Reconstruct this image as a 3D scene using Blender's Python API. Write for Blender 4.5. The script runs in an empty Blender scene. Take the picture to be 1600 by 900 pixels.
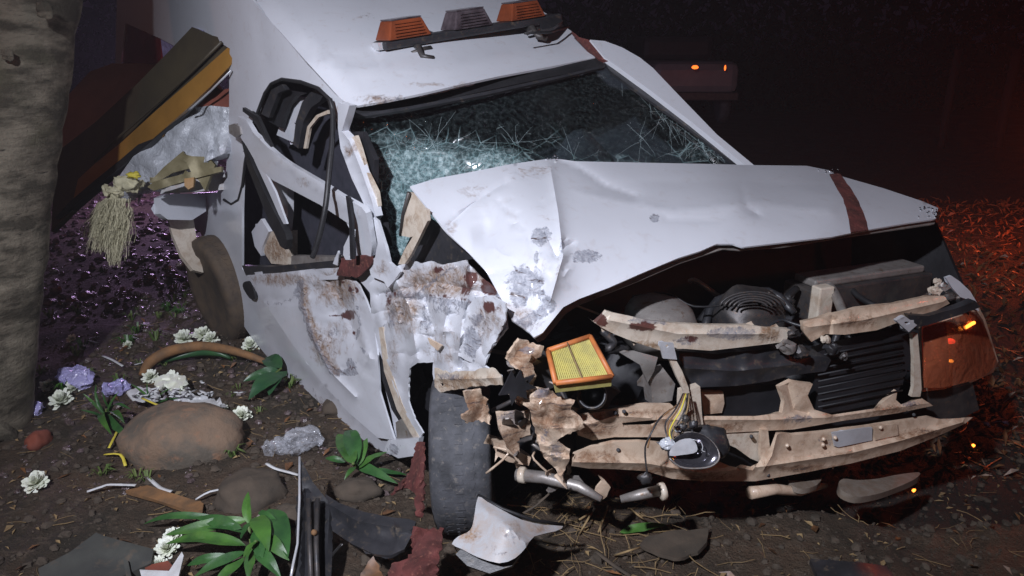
import bpy, math, random
import numpy as np
from mathutils import Vector, noise
from mathutils.geometry import delaunay_2d_cdt
R = random.Random(7)
S = bpy.context.scene
COL = S.collection
# ------------------------------------------------------------------ camera
CH, PITCH, FPX = 1.70, math.radians(18), 1200.0
cp, sp_ = math.cos(PITCH), math.sin(PITCH)
cd = bpy.data.cameras.new('camera'); cam = bpy.data.objects.new('camera', cd); COL.objects.link(cam)
cam.location = (0, 0, CH); cam.rotation_euler = (math.radians(90) - PITCH, 0, 0)
cd.lens = 27; cd.sensor_width = 36; cd.clip_end = 2000; cd.clip_start = .05
S.camera = cam
# ------------------------------------------------------------------ night sky and lamps
w = bpy.data.worlds.new('World'); S.world = w; w.use_nodes = True
w.node_tree.nodes['Background'].inputs[0].default_value = (.40, .26, .52, 1)
w.node_tree.nodes['Background'].inputs[1].default_value = .011
def lamp(name, kind, loc, power, color, size, target=None, **k):
    l = bpy.data.lights.new(name, kind); o = bpy.data.objects.new(name, l); COL.objects.link(o)
    o.location = loc; l.energy = power; l.color = color
    if kind != 'SUN': l.shadow_soft_size = size
    if target is not None: o.rotation_euler = (Vector(target) - Vector(loc)).to_track_quat('-Z', 'Y').to_euler()
    for a, b in k.items(): setattr(l, a, b)
    return o
lamp('hand_torch', 'SPOT', (-1.15, -.60, 3.35), 1110, (.87, .89, 1.0), .07, (-.25, 2.9, .75), spot_size=math.radians(72), spot_blend=1)
lamp('red_beacon', 'POINT', (4.42, 6.1, .95), 65, (1, .13, .04), .10)
lamp('red_fill_left', 'POINT', (-3.7, 2.1, 2.5), 16, (1, .42, .28), .08)  # unseen fill added to lift the pink sheet and rear wall
lamp('red_beacon_front', 'POINT', (4.8, .2, 2.2), 26, (1, .12, .06), .08)
lamp('amber_beacon_front', 'POINT', (3.6, -.4, 2.5), 10, (1, .38, .05), .06)
lamp('violet_beacon', 'POINT', (-3.45, 8.4, 1.2), 105, (.80, .52, 1), .15)
S.view_settings.view_transform = 'Standard'; S.view_settings.look = 'None'
S.view_settings.exposure = 0; S.view_settings.gamma = 1
S.render.engine = 'CYCLES'
# ------------------------------------------------------------------ rays
def ray(u, v):
    a = (u - 800) / FPX; b = (450 - v) / FPX
    return Vector((a, cp + b * sp_, -sp_ + b * cp))
def P(u, v, d): return Vector((0, 0, CH)) + ray(u, v) * d
def gh(x, y):
    n = noise.noise(Vector((x * .9, y * .9, 3))) * .05 + noise.noise(Vector((x * 3.1, y * 3.1, 1))) * .022
    n += noise.noise(Vector((x * 9, y * 9, 7))) * .009 + abs(noise.noise(Vector((x * 21, y * 21, 2)))) * .008
    e = min(1, max(0, (y - 2.42 - .12 * noise.noise(Vector((x * 2.2, 5, 5))) - .25 * max(0, .9 - x)) / .14)) * min(1, max(0, (x - .25) / .25)) * min(1, max(0, (5.5 - y) / 1.5)); n -= .20 * e * e * (3 - 2 * e)
    n *= min(1, 6 / max(1, y)) if y > 6 else 1
    return n
def G(u, v, h=0):
    r = ray(u, v); z = 0
    for _ in range(6):
        d = (CH - h - z) / max(.02, -r.z); q = Vector((0, 0, CH)) + r * d; z = gh(q.x, q.y)
    return q
class Plane:
    def __init__(s, p, n): s.p = Vector(p) - Vector((0, 0, CH)); s.n = Vector(n)
    def __call__(s, u, v): return s.p.dot(s.n) / s.n.dot(ray(u, v))
SP = Plane((-.21, 2.40, 0), (.79, .61, .0))
_a, _b = P(850, 690, 2.35), P(1520, 655, 2.84)
_t = (_b - _a); FP = Plane(_a, Vector((_t.y, -_t.x, 0)))
# ------------------------------------------------------------------ materials
MATS = {}
def nm(name):
    m = bpy.data.materials.new(name); m.use_nodes = True; MATS[name] = m
    return m, m.node_tree.nodes, m.node_tree.links, m.node_tree.nodes['Principled BSDF']
def val(n, l, op, a, b=None, c=None, clamp=False):
    k = n.new('ShaderNodeMath'); k.operation = op; k.use_clamp = clamp
    for i, x in enumerate((a, b, c)):
        if x is None: continue
        if isinstance(x, (int, float)): k.inputs[i].default_value = x
        else: l.new(x, k.inputs[i])
    return k.outputs[0]
def mixc(n, l, f, a, b):
    k = n.new('ShaderNodeMix'); k.data_type = 'RGBA'
    if isinstance(f, (int, float)): k.inputs[0].default_value = f
    else: l.new(f, k.inputs[0])
    for i, x in ((6, a), (7, b)):
        if isinstance(x, tuple): k.inputs[i].default_value = (*x[:3], 1)
        else: l.new(x, k.inputs[i])
    return k.outputs[2]
def nz(n, l, scale, detail=6, rough=.6, vec=None, dist=0):
    k = n.new('ShaderNodeTexNoise'); k.inputs['Scale'].default_value = scale
    k.inputs['Detail'].default_value = detail; k.inputs['Roughness'].default_value = rough
    k.inputs['Distortion'].default_value = dist
    if vec is None: vec = obc(n)
    l.new(vec, k.inputs['Vector'])
    return k.outputs['Fac']
def obc(n):
    k = n.new('ShaderNodeTexCoord'); return k.outputs['Object']
def bump(n, l, b, h, dist, strength=.6):
    k = n.new('ShaderNodeBump'); k.inputs['Distance'].default_value = dist; k.inputs['Strength'].default_value = strength
    l.new(h, k.inputs['Height']); l.new(k.outputs[0], b.inputs['Normal'])
def mat(name, c1, c2=None, rough=.6, metal=0, scale=12, bmp=.002, bs=40, spec=.5, lo=.35, hi=.65, c3=None, em=None, es=0):
    m, n, l, b = nm(name)
    b.inputs['Roughness'].default_value = rough; b.inputs['Metallic'].default_value = metal
    b.inputs['Specular IOR Level'].default_value = spec
    f = nz(n, l, scale)
    k = n.new('ShaderNodeMapRange'); k.inputs[1].default_value = lo; k.inputs[2].default_value = hi; l.new(f, k.inputs[0])
    c = mixc(n, l, k.outputs[0], c1, c2 or c1)
    if c3:
        g = nz(n, l, scale * 3.3, 8, .7)
        g2 = val(n, l, 'MULTIPLY_ADD', g, 7, -3.9, True)
        c = mixc(n, l, g2, c, c3)
    l.new(c, b.inputs['Base Color'])
    if em: b.inputs['Emission Color'].default_value = (*em, 1); b.inputs['Emission Strength'].default_value = es
    if bmp: bump(n, l, b, nz(n, l, bs, 6, .65), bmp)
    return m
def paint(name, base, mud=(.33, .20, .11), scr=(.13, .14, .18), red=(.075, .018, .014), rough=.3, mudlvl=.0, dk=.35):
    m, n, l, b = nm(name)
    at = n.new('ShaderNodeAttribute'); at.attribute_name = 'marks'
    sx = n.new('ShaderNodeSeparateColor'); l.new(at.outputs['Color'], sx.inputs[0])
    n1 = nz(n, l, 22, 9, .72, dist=.6); n2 = nz(n, l, 60, 9, .75, dist=.3); n3 = nz(n, l, 5, 8, .6)
    c = mixc(n, l, val(n, l, 'MULTIPLY_ADD', n3, 1.4, -.55, True), base, tuple(x * .93 for x in base))
    # overall dust film
    dust = val(n, l, 'MULTIPLY', val(n, l, 'MULTIPLY_ADD', n1, 5, -2.5 + mudlvl, True), dk)
    c = mixc(n, l, dust, c, tuple(x * 1.15 for x in mud))
    def mask(ch, a, sharp):
        t = val(n, l, 'MULTIPLY_ADD', a, 1.7, -.85)
        t = val(n, l, 'ADD', t, sx.outputs[ch])
        return val(n, l, 'MULTIPLY_ADD', t, sharp, -.5 * sharp, True)
    mm = mask(0, n1, 2.2); n12 = val(n, l, 'MULTIPLY_ADD', val(n, l, 'ADD', n1, n2), .8, -.3); ms = mask(1, n12, 6); mr = mask(2, n1, 7)
    spk = val(n, l, 'MULTIPLY', val(n, l, 'MULTIPLY_ADD', n2, 12, -6.4, True), mask(0, n3, 3))
    c = mixc(n, l, val(n, l, 'MULTIPLY', mm, val(n, l, 'MULTIPLY_ADD', nz(n, l, 34, 9, .75, dist=1), 3.4, -.95, True)), c, tuple(x * .95 for x in mud))
    c = mixc(n, l, val(n, l, 'MULTIPLY', spk, .8), c, tuple(x * .6 for x in mud))
    c = mixc(n, l, val(n, l, 'MULTIPLY', ms, val(n, l, 'MULTIPLY_ADD', n2, 2.2, -.55, True)), c, scr)
    scn = n.new('ShaderNodeMapping'); scn.inputs['Scale'].default_value = (3, 3, 26); scn.inputs['Rotation'].default_value = (.5, .9, .3); l.new(obc(n), scn.inputs[0])
    sc_ = nz(n, l, 5, 7, .7, scn.outputs[0])
    c = mixc(n, l, val(n, l, 'MULTIPLY', val(n, l, 'MULTIPLY_ADD', sc_, 14, -7.8, True), val(n, l, 'MAXIMUM', mm, ms)), c, (.07, .045, .04))
    c = mixc(n, l, val(n, l, 'MULTIPLY', mr, .95), c, red)
    l.new(c, b.inputs['Base Color'])
    rr = val(n, l, 'MULTIPLY_ADD', val(n, l, 'MAXIMUM', mm, ms), .45, rough)
    l.new(rr, b.inputs['Roughness'])
    b.inputs['Coat Weight'].default_value = .35; b.inputs['Coat Roughness'].default_value = .12
    bump(n, l, b, val(n, l, 'ADD', val(n, l, 'MULTIPLY', mm, n2), val(n, l, 'MULTIPLY', n3, .12)), .003, .6)
    return m
paint('white_paint', (.60, .62, .67), mud=(.27, .185, .13), mudlvl=-.25, dk=.28)
paint('cream_metal', (.60, .53, .44), mud=(.26, .16, .09), rough=.5, mudlvl=.3, dk=.5)
paint('tan_metal', (.60, .47, .355), mud=(.25, .14, .08), rough=.42, mudlvl=.3, dk=.55)
paint('dirty_plate', (.22, .19, .16), mud=(.12, .08, .05), rough=.7, mudlvl=.6, dk=.6)
paint('grey_white_paint', (.42, .43, .45), rough=.5, mudlvl=.4)
mat('black_plastic', (.018, .019, .022), (.035, .035, .04), .42, scale=9, c3=(.10, .08, .06))
mat('dark_metal', (.045, .045, .05), (.10, .09, .085), .5, .5, scale=14, c3=(.15, .10, .07))
mat('engine_black', (.008, .008, .010), (.018, .018, .022), .6, scale=8)
mat('interior_fabric', (.020, .021, .032), (.035, .035, .05), .9, scale=20)
mat('grey_metal', (.22, .20, .19), (.34, .32, .30), .45, .4, scale=11, c3=(.16, .10, .06))
mat('rubber', (.035, .037, .042), (.085, .088, .10), .75, scale=14, c3=(.17, .155, .14), bmp=.004, bs=55)
mat('rubber_seal', (.012, .012, .014), (.02, .02, .022), .5)
mat('muddy_rim', (.50, .34, .20), (.30, .20, .12), .7, scale=9, c3=(.42, .32, .2))
mat('muddy_tyre', (.06, .045, .034), (.10, .07, .045), .85, scale=12)
mat('orange_lens', (.25, .060, .022), (.14, .035, .015), .25, scale=10, bmp=0)
mat('smoked_lens', (.04, .03, .035), (.10, .08, .09), .15, scale=20, bmp=0)
mat('red_lens', (.22, .012, .012), (.12, .008, .01), .25, scale=9, bmp=0)
mat('yellow_filter', (.56, .50, .15), (.42, .38, .14), .9, scale=20, c3=(.38, .30, .10))
mat('orange_rubber', (.60, .20, .055), (.42, .14, .05), .5, scale=20, bmp=.001)
mat('chrome', (.85, .86, .88), None, .08, 1, bmp=0)
mat('mirror_dark', (.20, .19, .21), (.10, .10, .12), .15, .8, bmp=0)
mat('white_plate', (.62, .64, .68), (.5, .5, .52), .35, .3)
mat('olive_metal', (.12, .10, .045), (.20, .17, .09), .5, .3)
mat('gold_board', (.34, .17, .035), (.24, .12, .025), .45, scale=3)
mat('bronze_board', (.075, .06, .035), (.05, .04, .028), .5, scale=4)
mat('pink_sheet', (.30, .17, .14), (.20, .12, .11), .7, scale=3)
mat('fibre', (.62, .58, .40), (.45, .42, .28), .9, scale=30)
mat('stone', (.20, .135, .090), (.11, .092, .072), .85, scale=5.5, c3=(.25, .14, .085), bmp=.022, bs=16, lo=.42, hi=.58)
mat('small_stone', (.085, .064, .046), (.05, .04, .03), .9, scale=9, bmp=.006)
mat('red_stone', (.22, .055, .03), (.15, .045, .03), .85, scale=9, bmp=.004)
mat('red_rag', (.13, .032, .028), (.055, .016, .014), .85, scale=16, c3=(.26, .10, .07), bmp=.008, bs=50)
mat('leaf_green', (.065, .17, .028), (.03, .085, .022), .42, scale=10, bmp=.002, bs=30)
mat('leaf_mid', (.04, .125, .03), (.02, .07, .02), .45, scale=12, bmp=.002, bs=30)
mat('leaf_dark', (.035, .10, .035), (.02, .07, .03), .4, scale=10)
mat('grass_green', (.07, .13, .03), (.12, .16, .04), .6, scale=10, bmp=0)
mat('petal', (.80, .82, .76), (.74, .78, .62), .7, scale=30, bmp=0)
mat('petal_purple', (.5, .45, .75), (.38, .33, .62), .6, scale=30, bmp=0)
mat('yellow_thing', (.72, .62, .08), (.6, .5, .06), .6, scale=30, bmp=0)
mat('paper', (.66, .68, .70), (.5, .5, .5), .7, scale=20, bmp=.001)
mat('branch_bark', (.26, .13, .05), (.14, .08, .04), .8, scale=14, bmp=.004)
mat('straw', (.30, .21, .10), (.18, .12, .06), .85, scale=30, bmp=0)
mat('slate', (.065, .068, .06), (.04, .042, .04), .75, scale=5, c3=(.10, .08, .06), bmp=.003)
mat('litter', (.035, .02, .012), (.26, .12, .05), .45, scale=11, bmp=0)
mat('far_paint', (.26, .25, .26), (.2, .19, .2), .4, scale=3, bmp=0)
mat('post_wood', (.035, .02, .02), (.025, .015, .015), .85, scale=9)
mat('tail_glow', (.8, .2, .05), None, .4, em=(1, .15, .02), es=2.6, bmp=0)
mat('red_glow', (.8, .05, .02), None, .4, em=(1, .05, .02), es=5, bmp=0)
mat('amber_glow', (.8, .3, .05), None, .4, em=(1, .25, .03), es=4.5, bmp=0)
# bark
m, n, l, b = nm('bark')
co = obc(n); mp = n.new('ShaderNodeMapping'); mp.inputs['Scale'].default_value = (1, 1, 2.6); l.new(co, mp.inputs[0])
f1 = nz(n, l, 4.5, 8, .65, mp.outputs[0]); f2 = nz(n, l, 3, 6, .6)
c = mixc(n, l, val(n, l, 'MULTIPLY_ADD', f1, 5, -2.1, True), (.07, .06, .042), (.27, .235, .175))
c = mixc(n, l, val(n, l, 'MULTIPLY_ADD', f2, 6, -3.3, True), c, (.13, .12, .075))
l.new(c, b.inputs['Base Color']); b.inputs['Roughness'].default_value = .85
mp2 = n.new('ShaderNodeMapping'); mp2.inputs['Scale'].default_value = (2.2, 2.2, 14); l.new(co, mp2.inputs[0])
f3 = nz(n, l, 5, 5, .6, mp2.outputs[0])
c = mixc(n, l, val(n, l, 'MULTIPLY_ADD', f3, 12, -7.6, True), c, (.028, .024, .018))
l.new(c, b.inputs['Base Color'])
bump(n, l, b, val(n, l, 'ADD', val(n, l, 'MULTIPLY', f3, -.8), nz(n, l, 60, 8, .7)), .012, .9)
# soil: mud, van's shade painted dark to the right, gravel colour to the back left
m, n, l, b = nm('soil')
f1 = nz(n, l, 2.4, 10, .62); f2 = nz(n, l, 14, 10, .7); f3 = nz(n, l, 70, 6, .7)
c = mixc(n, l, val(n, l, 'MULTIPLY_ADD', f1, 4, -1.5, True), (.038, .030, .019), (.115, .074, .046))
c = mixc(n, l, val(n, l, 'MULTIPLY_ADD', f2, 6, -3.1, True), c, (.15, .112, .078))
c = mixc(n, l, val(n, l, 'MULTIPLY_ADD', f3, 8, -4.5, True), c, (.032, .026, .018))
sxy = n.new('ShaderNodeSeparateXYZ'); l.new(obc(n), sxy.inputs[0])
van_shade = val(n, l, 'MULTIPLY', val(n, l, 'MULTIPLY_ADD', sxy.outputs[1], 3, -7.2, True), val(n, l, 'MULTIPLY_ADD', sxy.outputs[0], 2, -.9, True))
c = mixc(n, l, val(n, l, 'MULTIPLY', van_shade, .82), c, (.010, .008, .007))
l.new(c, b.inputs['Base Color'])
l.new(val(n, l, 'MULTIPLY_ADD', f1, -.9, 1.2, True), b.inputs['Roughness'])
bump(n, l, b, val(n, l, 'ADD', f2, val(n, l, 'MULTIPLY', f3, .5)), .045, 1)
m, n, l, b = nm('wet_gravel')
at = n.new('ShaderNodeTexCoord')
f1 = nz(n, l, 30, 6, .7)
l.new(mixc(n, l, val(n, l, 'MULTIPLY_ADD', f1, 4, -1.5, True), (.045, .03, .03), (.16, .12, .12)), b.inputs['Base Color'])
b.inputs['Roughness'].default_value = .22; bump(n, l, b, f1, .01)
mat('hedge_leaf', (.02, .035, .02), (.012, .02, .014), .9, scale=3, bmp=0, spec=.05)
# shattered laminated glass
m, n, l, b = nm('shattered_glass')
at = n.new('ShaderNodeAttribute'); at.attribute_name = 'marks'
sx = n.new('ShaderNodeSeparateColor'); l.new(at.outputs['Color'], sx.inputs[0])
def vor(scale, wdt):
    k = n.new('ShaderNodeTexVoronoi'); k.feature = 'DISTANCE_TO_EDGE'; k.inputs['Scale'].default_value = scale
    d = n.new('ShaderNodeVectorMath'); d.operation = 'ADD'
    q = n.new('ShaderNodeTexNoise'); q.inputs['Scale'].default_value = scale * .35; q.inputs['Detail'].default_value = 5
    qs = n.new('ShaderNodeVectorMath'); qs.operation = 'SCALE'; qs.inputs['Scale'].default_value = .55 / scale
    oc = obc(n); l.new(oc, q.inputs['Vector']); l.new(q.outputs['Color'], qs.inputs[0]); l.new(qs.outputs[0], d.inputs[0]); l.new(oc, d.inputs[1])
    l.new(d.outputs[0], k.inputs['Vector'])
    return val(n, l, 'SUBTRACT', 1, val(n, l, 'DIVIDE', k.outputs['Distance'], wdt, clamp=True), clamp=True)
e1 = vor(11, .035); e2 = vor(34, .09); e3 = vor(85, .16)
pn = nz(n, l, 9, 8, .7); pn2 = nz(n, l, 55, 6, .7)
fr = sx.outputs[0]
dens = val(n, l, 'ADD', fr, val(n, l, 'MULTIPLY_ADD', pn, .8, -.47))
a1 = val(n, l, 'MULTIPLY', val(n, l, 'MULTIPLY', e1, .65), val(n, l, 'MULTIPLY_ADD', dens, 2.2, -.15, True))
a2 = val(n, l, 'MULTIPLY', e2, val(n, l, 'MULTIPLY_ADD', dens, 2.5, -.75, True))
a3 = val(n, l, 'MULTIPLY', e3, val(n, l, 'MULTIPLY_ADD', dens, 2.5, -1.35, True))
fz = val(n, l, 'MULTIPLY', val(n, l, 'MULTIPLY_ADD', dens, 2.0, -.7, True), val(n, l, 'MULTIPLY_ADD', pn2, 1.8, -.35, True))
op = val(n, l, 'MAXIMUM', val(n, l, 'MAXIMUM', a1, val(n, l, 'MULTIPLY', a2, .75)), val(n, l, 'MAXIMUM', val(n, l, 'MULTIPLY', a3, .6), val(n, l, 'MULTIPLY', fz, .85)))
op = val(n, l, 'MAXIMUM', op, val(n, l, 'MULTIPLY_ADD', pn2, .14, -.05, True))
gl = n.new('ShaderNodeBsdfGlossy'); gl.inputs['Roughness'].default_value = .06
tr = n.new('ShaderNodeBsdfTransparent'); tr.inputs[0].default_value = (.72, .82, .80, 1)
mx = n.new('ShaderNodeMixShader'); mx.inputs[0].default_value = .10; l.new(tr.outputs[0], mx.inputs[1]); l.new(gl.outputs[0], mx.inputs[2])
cr = n.new('ShaderNodeBsdfDiffuse')
l.new(mixc(n, l, val(n, l, 'MULTIPLY_ADD', pn2, 5, -2.2, True), (.24, .40, .42), (.62, .80, .82)), cr.inputs[0])
g2 = n.new('ShaderNodeBsdfGlossy'); g2.inputs['Roughness'].default_value = .25
bp = n.new('ShaderNodeBump'); bp.inputs['Distance'].default_value = .01; l.new(e2, bp.inputs['Height']); l.new(bp.outputs[0], g2.inputs['Normal']); l.new(bp.outputs[0], gl.inputs['Normal'])
m3 = n.new('ShaderNodeMixShader'); m3.inputs[0].default_value = .18; l.new(cr.outputs[0], m3.inputs[1]); l.new(g2.outputs[0], m3.inputs[2])
m2 = n.new('ShaderNodeMixShader'); l.new(op, m2.inputs[0]); l.new(mx.outputs[0], m2.inputs[1]); l.new(m3.outputs[0], m2.inputs[2])
l.new(m2.outputs[0], n['Material Output'].inputs[0])
mat('crack_white', (.55, .68, .70), (.35, .45, .47), .3, bmp=0)
def thin(name, col, alpha, rough=.1, bs=30, gloss=.35):
    m, n, l, b = nm(name)
    b.inputs['Base Color'].default_value = (*col, 1); b.inputs['Roughness'].default_value = rough
    l.new(val(n, l, 'MULTIPLY_ADD', nz(n, l, 18, 6), 1.0, alpha - .5, True), b.inputs['Alpha'])
    b.inputs['Specular IOR Level'].default_value = 1
    bump(n, l, b, nz(n, l, bs, 4, .6, dist=1.2), .012, 1)
    return m
thin('clear_wrap', (.62, .64, .70), .30, .08)
thin('silver_wrap', (.60, .63, .68), .85, .22)
thin('violet_wrap', (.50, .47, .82), .8, .15)
thin('lamp_lens', (.36, .10, .045), .60, .10, 14)
# ------------------------------------------------------------------ mesh tools
ROOTLOC = {}
def mk(name, V, F, m, parent=None, smooth=True, marks=None, thick=0, bevel=0, origin=None, sharp=0):
    V = [Vector(v) for v in V]
    if parent is not None:
        base = parent
        while base.parent: base = base.parent
        o0 = ROOTLOC[base.name]
    else:
        xs = [v.x for v in V]; ys = [v.y for v in V]; zs = [v.z for v in V]
        o0 = Vector(((min(xs) + max(xs)) / 2, (min(ys) + max(ys)) / 2, min(zs))) if origin is None else Vector(origin)
    me = bpy.data.meshes.new(name); me.from_pydata([v - o0 for v in V], [], F); me.update()
    if smooth: me.polygons.foreach_set('use_smooth', [True] * len(me.polygons))
    if smooth and sharp: me.set_sharp_from_angle(angle=math.radians(sharp))
    if marks is not None:
        a = me.color_attributes.new('marks', 'FLOAT_COLOR', 'POINT')
        a.data.foreach_set('color', np.asarray(marks, dtype=np.float32).ravel())
    me.materials.append(MATS[m] if isinstance(m, str) else m)
    o = bpy.data.objects.new(name, me); COL.objects.link(o)
    if parent is not None: o.parent = parent
    else: o.location = o0; ROOTLOC[o.name] = o0
    if thick:
        s = o.modifiers.new('thickness', 'SOLIDIFY'); s.thickness = thick; s.offset = -1
        s = o.modifiers.new('crisp_edges', 'EDGE_SPLIT'); s.split_angle = math.radians(38)
    if bevel:
        s = o.modifiers.new('bevel', 'BEVEL'); s.width = bevel; s.segments = 2; s.limit_method = 'ANGLE'
    return o
def tag(o, label, cat=None, group=None, kind=None):
    if label: o['label'] = label
    if cat: o['category'] = cat
    if group: o['group'] = group
    if kind: o['kind'] = kind
    return o
def thing(name, loc, label, cat, group=None):
    o = bpy.data.objects.new(name, None); COL.objects.link(o); o.location = loc; o.empty_display_size = .1
    ROOTLOC[o.name] = Vector(loc)
    return tag(o, label, cat, group)
def tps(pts, vals):
    pts = np.asarray(pts, float); vals = np.asarray(vals, float); n = len(pts)
    if n == 1: return lambda q: np.full(len(q), vals[0])
    s = 300.0; p = pts / s
    def U(r2): return np.where(r2 > 1e-12, r2 * np.log(r2 + 1e-12), 0)
    K = U(((p[:, None] - p[None]) ** 2).sum(-1)) if n > 3 else np.zeros((n, n))
    A = np.zeros((n + 3, n + 3)); A[:n, :n] = K + np.eye(n) * 1e-4; Q = np.c_[np.ones(n), p]; A[:n, n:] = Q; A[n:, :n] = Q.T
    x = np.linalg.lstsq(A, np.r_[vals, 0, 0, 0], rcond=None)[0]
    def f(q):
        q = np.asarray(q, float) / s
        r = U(((q[:, None] - p[None]) ** 2).sum(-1)) @ x[:n] if n > 3 else 0
        return r + x[n] + q @ x[n + 1:]
    return f
def inside(q, poly):
    q = np.asarray(q, float); x, y = q[:, 0], q[:, 1]; c = np.zeros(len(q), bool); n = len(poly)
    for i in range(n):
        x1, y1 = poly[i]; x2, y2 = poly[(i + 1) % n]
        if y1 == y2: continue
        k = ((y1 > y) != (y2 > y)) & (x < (x2 - x1) * (y - y1) / (y2 - y1) + x1)
        c ^= k
    return c
def pdist(q, line, closed=False):
    q = np.asarray(q, float); best = np.full(len(q), 1e9); n = len(line)
    for i in range(n if closed else n - 1):
        a = np.array(line[i], float); b = np.array(line[(i + 1) % n], float); ab = b - a
        t = np.clip(((q - a) @ ab) / max(1e-9, ab @ ab), 0, 1)
        best = np.minimum(best, np.hypot(*(q - a - t[:, None] * ab).T))
    return best
def curve(pts, k=4, closed=True):
    out = []; n = len(pts)
    for i in range(n if closed else n - 1):
        g = lambda j: pts[j % n] if closed else pts[max(0, min(n - 1, j))]
        p0, p1, p2, p3 = g(i - 1), g(i), g(i + 1), g(i + 2)
        for s in range(k):
            t = s / k
            out.append(tuple(.5 * (2 * b + (c - a) * t + (2 * a - 5 * b + 4 * c - d) * t * t + (3 * b - a - 3 * c + d) * t ** 3) for a, b, c, d in zip(p0, p1, p2, p3)))
    if not closed: out.append(tuple(pts[-1]))
    return out
def marksfor(q, marks):
    a = np.zeros((len(q), 4)); a[:, 3] = 1
    for e in marks:
        if isinstance(e[0], list):
            line, wd, ch, s = e; a[:, ch] = np.maximum(a[:, ch], s * np.clip(1.4 - pdist(q, line) / wd, 0, 1)); continue
        u, v, ru, rv, ch, s = e
        r = np.hypot((q[:, 0] - u) / ru, (q[:, 1] - v) / rv)
        a[:, ch] = np.maximum(a[:, ch], s * np.clip(1.35 - r, 0, 1))
    return a
SHARP = 32
def sheet(name, outl, m, parent=None, base=None, ctrl=None, off=0, step=9, cr=0, cf=7, thick=.004, creases=(), marks=None, jag=0, holes=(), seed=0, dents=(), soft=0, smooth=True, sharp=32, rip=0):
    """sheet metal: an outline cut out of a plane or a curved surface in space, with folds, dents and thickness"""
    if soft: outl = curve(outl, soft)
    rg = random.Random(seed + len(name))
    def dens(poly, j):
        out = []; n = len(poly)
        for i in range(n):
            a, b = poly[i], poly[(i + 1) % n]; L = math.hypot(b[0] - a[0], b[1] - a[1]); k = max(1, int(L / step))
            for s in range(k):
                t = s / k; jj = j if 0 < s else j * .3
                out.append((a[0] + (b[0] - a[0]) * t + rg.uniform(-jj, jj), a[1] + (b[1] - a[1]) * t + rg.uniform(-jj, jj)))
        return out
    loops = [dens(outl, jag)] + [dens(h, jag) for h in holes]
    pts = []; edges = []
    for lp in loops:
        s = len(pts); pts += lp; edges += [(s + i, s + (i + 1) % len(lp)) for i in range(len(lp))]
    cl = []
    for (line, amp, wd) in creases:
        if wd > 12: continue
        s = None
        for i in range(len(line) - 1):
            a, b = line[i], line[i + 1]; k = max(1, int(math.hypot(b[0] - a[0], b[1] - a[1]) / step))
            for t in range(k + (i == len(line) - 2)):
                q_ = (a[0] + (b[0] - a[0]) * t / k, a[1] + (b[1] - a[1]) * t / k)
                ok = inside([q_], loops[0])[0] and min(pdist([q_], lp, True)[0] for lp in loops) > step * .5 and not (cl and pdist(np.array(cl), [q_, q_]).min() < step * .45 and s is None)
                if ok:
                    pts.append(q_); cl.append(q_)
                    if s is not None: edges.append((s, len(pts) - 1))
                    s = len(pts) - 1
                else: s = None
    us = [p[0] for p in loops[0]]; vs = [p[1] for p in loops[0]]
    gx, gy = np.meshgrid(np.arange(min(us), max(us), step), np.arange(min(vs), max(vs), step * .87))
    gx[1::2] += step / 2
    g = np.c_[gx.ravel(), gy.ravel()]
    g += np.array([[rg.uniform(-.15, .15) * step, rg.uniform(-.15, .15) * step] for _ in range(len(g))]).reshape(g.shape) if len(g) else 0
    k = inside(g, loops[0])
    for lp in loops[1:]: k &= ~inside(g, lp)
    g = g[k]
    if len(g):
        dd = np.min([pdist(g, lp, True) for lp in loops], 0); g = g[dd > step * .55]
        if cl and len(g): g = g[(np.hypot(g[:, None, 0] - np.array(cl)[None, :, 0], g[:, None, 1] - np.array(cl)[None, :, 1])).min(1) > step * .6]
    pts += [tuple(x) for x in g]
    vo, eo, fo, *_ = delaunay_2d_cdt([Vector(p) for p in pts], edges, [], 0, 1e-4)
    q = np.array([(v.x, v.y) for v in vo])
    cen = np.array([np.mean(q[list(f)], 0) for f in fo])
    k = inside(cen, loops[0])
    for lp in loops[1:]: k &= ~inside(cen, lp)
    F = [tuple(f) for f, kk in zip(fo, k) if kk]
    if ctrl is not None:
        d = 1 / tps([c[:2] for c in ctrl], [1 / c[2] for c in ctrl])(q)
    else:
        d = np.array([base(u, v) for u, v in q])
    if isinstance(off, (int, float)): d = d + off
    else: d = d + tps([c[:2] for c in off], [c[2] for c in off])(q)
    for (line, amp, wd) in creases:
        d += amp * np.exp(-pdist(q, line) / wd)
    for (u, v, ru, rv, amp) in dents:
        r = np.hypot((q[:, 0] - u) / ru, (q[:, 1] - v) / rv); d += amp * np.exp(-r * r * 1.3)
    V = []
    mk_ = marksfor(q, marks or ())
    for jj, ((u, v), dd) in enumerate(zip(q, d)):
        p = P(u, v, dd)
        if rip and mk_[jj, 0] > .2:
            x = p * 17; wv = noise.noise(p * 9) * 2.2
            a = sum((abs((x.dot(Vector(dr)) * (1 + .5 * j) + wv) % 2 - 1) - .5) / (1 + j) for j, dr in enumerate(((1, .2, .5), (-.5, .8, .6), (.3, -.5, 1))))
            p = p + ray(u, v) * (a + noise.noise(x * 1.7) * .8) * rip * min(1, mk_[jj, 0])
        if cr:
            x = p * cf + Vector((seed * 3.7, 0, 0)); wv = noise.noise(x * .6) * 1.6
            a = 0
            for j, dr in enumerate(((1, .3, .6), (-.4, 1, .5), (.5, -.7, 1), (1, .9, -.8))):
                t = (x.dot(Vector(dr)) * (1 + .37 * j) + wv * (1 + j * .4)) % 2
                a += (abs(t - 1) - .5) / (1 + .37 * j)
            p = p + ray(u, v) * (a * cr + noise.noise(x * 2.3) * cr * .5)
        V.append(p)
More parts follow.
